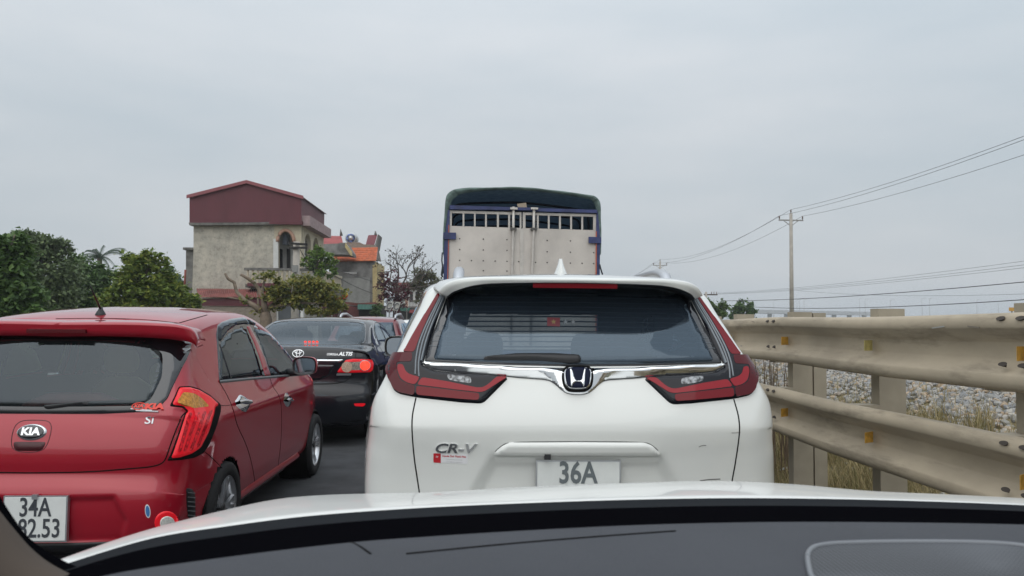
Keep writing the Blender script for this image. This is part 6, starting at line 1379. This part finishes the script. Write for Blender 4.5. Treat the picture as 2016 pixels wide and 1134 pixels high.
# pruned tree before the house
b = P(522, 640, 29); r = thing('pruned_tree', 'pollarded tree with stubby bare limbs and a low olive crown before the house', 'tree', (b.x, 29, 0), 0, 'trees beside the road'); o = Vector(r.location); m = MB()
def limb(pts, ra): m.tube([P(x, y, 29 + dz) - o for x, y, dz in pts], ra, 8)
m.tube([(0, 0, -.1), P(524, 630, 29) - o, P(521, 615, 29) - o], [.27, .22, .19], 10)
limb([(521, 618, 0), (500, 602, 0), (480, 590, 0), (466, 575, .1), (461, 556, .1), (449, 549, 0), (443, 538, 0)], [0.124, 0.105, 0.087, 0.068, 0.062, 0.053, 0.043])
limb([(522, 616, 0), (520, 600, 0), (518, 585, .1), (510, 570, .2), (500, 557, .2), (488, 548, .1), (474, 540, 0)], [0.136, 0.118, 0.099, 0.081, 0.068, 0.062, 0.053])
limb([(517, 585, .1), (516, 572, .2), (519, 558, .3), (525, 542, .3)], [0.062, 0.053, 0.043, 0.031]); limb([(500, 602, 0), (488, 592, .2), (470, 589, .2), (447, 585, .2)], [0.043, 0.037, 0.028, 0.019])
limb([(522, 612, 0), (540, 598, .3), (560, 585, .5), (590, 572, .6)], [0.099, 0.081, 0.062, 0.031]); limb([(530, 606, 0), (560, 600, -.3), (600, 596, -.4), (640, 598, -.3)], [0.074, 0.056, 0.043, 0.025]); limb([(510, 608, 0), (508, 590, .2), (507, 575, .3)], [0.050, 0.037, 0.025])
m.build('trunk', mat('tan bark', (.20, .155, .115), .95, noise_amt=.3, noise_scale=5, bump=.5, bump_scale=14), r, True)
leaves('crown', [(570, 555, 40, 16), (600, 570, 52, 26), (640, 575, 40, 22), (560, 590, 44, 22), (610, 600, 56, 18), (655, 595, 30, 18), (530, 540, 14, 8), (545, 575, 26, 16), (485, 588, 9, 7), (508, 545, 10, 6), (508, 612, 12, 6), (625, 615, 34, 8)], 29, 6500, .15, L_OLIVE, r, 8)
tree('street_tree', 'thin airy green tree in front of the arched front wall', 632, 41, [(630, 600), (628, 550), (622, 520)], [(630, 505, 26, 14), (650, 518, 18, 16), (612, 515, 18, 16), (640, 535, 22, 14), (625, 490, 16, 8)], 2600, .17, L_MID, 9, r0=.09)
# leafless tree
def bare(m, p, d, l, ra, dep, rr, tips):
    q = p + d * l; md = p.lerp(q, .5) + Vector((rr.uniform(-1, 1), rr.uniform(-1, 1), rr.uniform(-.3, .6))) * l * .07; m.tube([p, md, q], [ra, ra * .85, ra * .68], 6 if ra > .04 else 4, False); tips.append(q)
    if dep == 0: return
    for k in range(rr.choice((2, 3, 3))):
        v = (d + Vector((rr.gauss(0, .55), rr.gauss(0, .5), rr.gauss(.05, .35)))).normalized(); bare(m, q if k else md.lerp(q, .6), v, l * rr.uniform(.62, .86), ra * .62, dep - 1, rr, tips)
b = P(783, 640, 57); r = thing('bare_tree', 'almost leafless spreading tree against the sky left of the truck', 'tree', (b.x, 57, 0), 0, 'trees beside the road'); o = Vector(r.location); m = MB(); tips = []; rr = random.Random(21)
st_ = P(781, 575, 57) - o; m.tube([(0, 0, -.1), P(783, 605, 57) - o, st_], [.22, .18, .16], 8)
for d, l, dep in (((.1, 0, 1), 1.25, 4), ((.80, .1, .45), 1.55, 4), ((-.55, -.1, .8), 1.25, 4), ((-.95, .1, .2), 1.5, 4), ((.95, -.2, .22), 1.5, 4), ((.5, .2, .85), 1.4, 4), ((-.8, .2, .45), 1.3, 4)): bare(m, st_, Vector(d).normalized(), l, .085, dep, rr, tips)
m.build('trunk', M_TWIG, r, True); V, fs = [], []
for q in tips:
    if rr.random() < .33:
        d = Vector((rr.gauss(0, 1), rr.gauss(0, 1), rr.gauss(-.5, 1))).normalized() * .17; u = d.cross(Vector((0, 1, .2))).normalized() * .05; b0 = len(V); V += [q, q + d * .5 + u, q + d, q + d * .5 - u]; fs.append((b0, b0 + 1, b0 + 2, b0 + 3))
mesh_obj('leaves', V, fs, island_mat('withered leaf', [(.07, .055, .03), (.05, .06, .03), (.10, .06, .04)], .7), r, False)
tree('street_tree', 'small round tree just left of the truck, brownish green crown', 835, 64, [(832, 620), (830, 580)], [(832, 540, 24, 16), (845, 560, 20, 22), (820, 565, 20, 18), (838, 585, 22, 16)], 4200, .2, island_mat('browngreen leaf', [(0.088, 0.117, 0.043), (0.160, 0.151, 0.065), (0.071, 0.100, 0.041), (0.177, 0.125, 0.072)], .6, .28), 12, r0=.1)
tree('flowering_shrub', 'crimson flowering climber mixed with dark leaves on the far house fronts', 775, 54, [(775, 620), (776, 590)], [(765, 545, 22, 16), (780, 575, 26, 22), (755, 575, 18, 20), (795, 585, 16, 18), (772, 605, 20, 14)], 2800, .16, L_PINK, 13, group=None, r0=.08)
tree('leafy_bush', 'dark green climbing bush beside the green awning', 742, 50, [(742, 625), (742, 612)], [(742, 612, 10, 18), (746, 630, 12, 14)], 1500, .15, L_DARK, 14, group=None, r0=.04)
tree('broadleaf_tree', 'bright green tree just right of the white car roof', 1402, 58, [(1402, 625), (1402, 612)], [(1390, 604, 20, 14), (1412, 608, 22, 16), (1400, 622, 32, 12)], 4500, .22, island_mat('fresh leaf', [(.06, .11, .025), (.11, .17, .04), (.08, .13, .03)], .55, .3), 15)
tree('broadleaf_tree', 'dark conifer-like tree right of the bright green one', 1464, 75, [(1464, 630), (1464, 612)], [(1462, 602, 20, 11), (1472, 610, 16, 12), (1450, 612, 14, 12), (1462, 625, 26, 14)], 3500, .26, L_DARK, 16)
for px, Y, lb, mt_, sd_ in ((30, 24, 'dark low bush filling the foot of the leftmost trees', L_DARK, 31), (120, 31, 'low grey-green bush under the tallest tree', L_MID, 32), (205, 33, 'low bush under the palm', L_DARK, 33), (290, 27, 'low leafy bush under the yellow-green tree', L_LIME, 34), (345, 34, 'low bush beside the lean-to wall', L_MID, 35)):
    tree('leafy_bush', lb, px, Y, [(px, 660), (px, 650)], [(px - 50, 655, 36, 28), (px, 650, 40, 30), (px + 45, 655, 34, 26), (px - 15, 675, 46, 24)], 2600, .18, mt_, sd_, group='undergrowth below the trees', r0=.05)

# ---------------------------------------------------------------- hazy air
o = MB().box((-1510, -110, -1.0), (1510, 2210, 14.0)).build('haze', None); stuff(o); tag(o, 'pale hazy air over the whole road scene', 'haze')
m = bpy.data.materials.new('haze'); m.use_nodes = True; t = m.node_tree; t.nodes.clear()
v = t.nodes.new('ShaderNodeVolumePrincipled'); v.inputs['Color'].default_value = (.86, .9, .95, 1); v.inputs['Density'].default_value = .0008; v.inputs['Anisotropy'].default_value = .2
mo = t.nodes.new('ShaderNodeOutputMaterial'); t.links.new(v.outputs[0], mo.inputs['Volume']); o.data.materials.append(m)
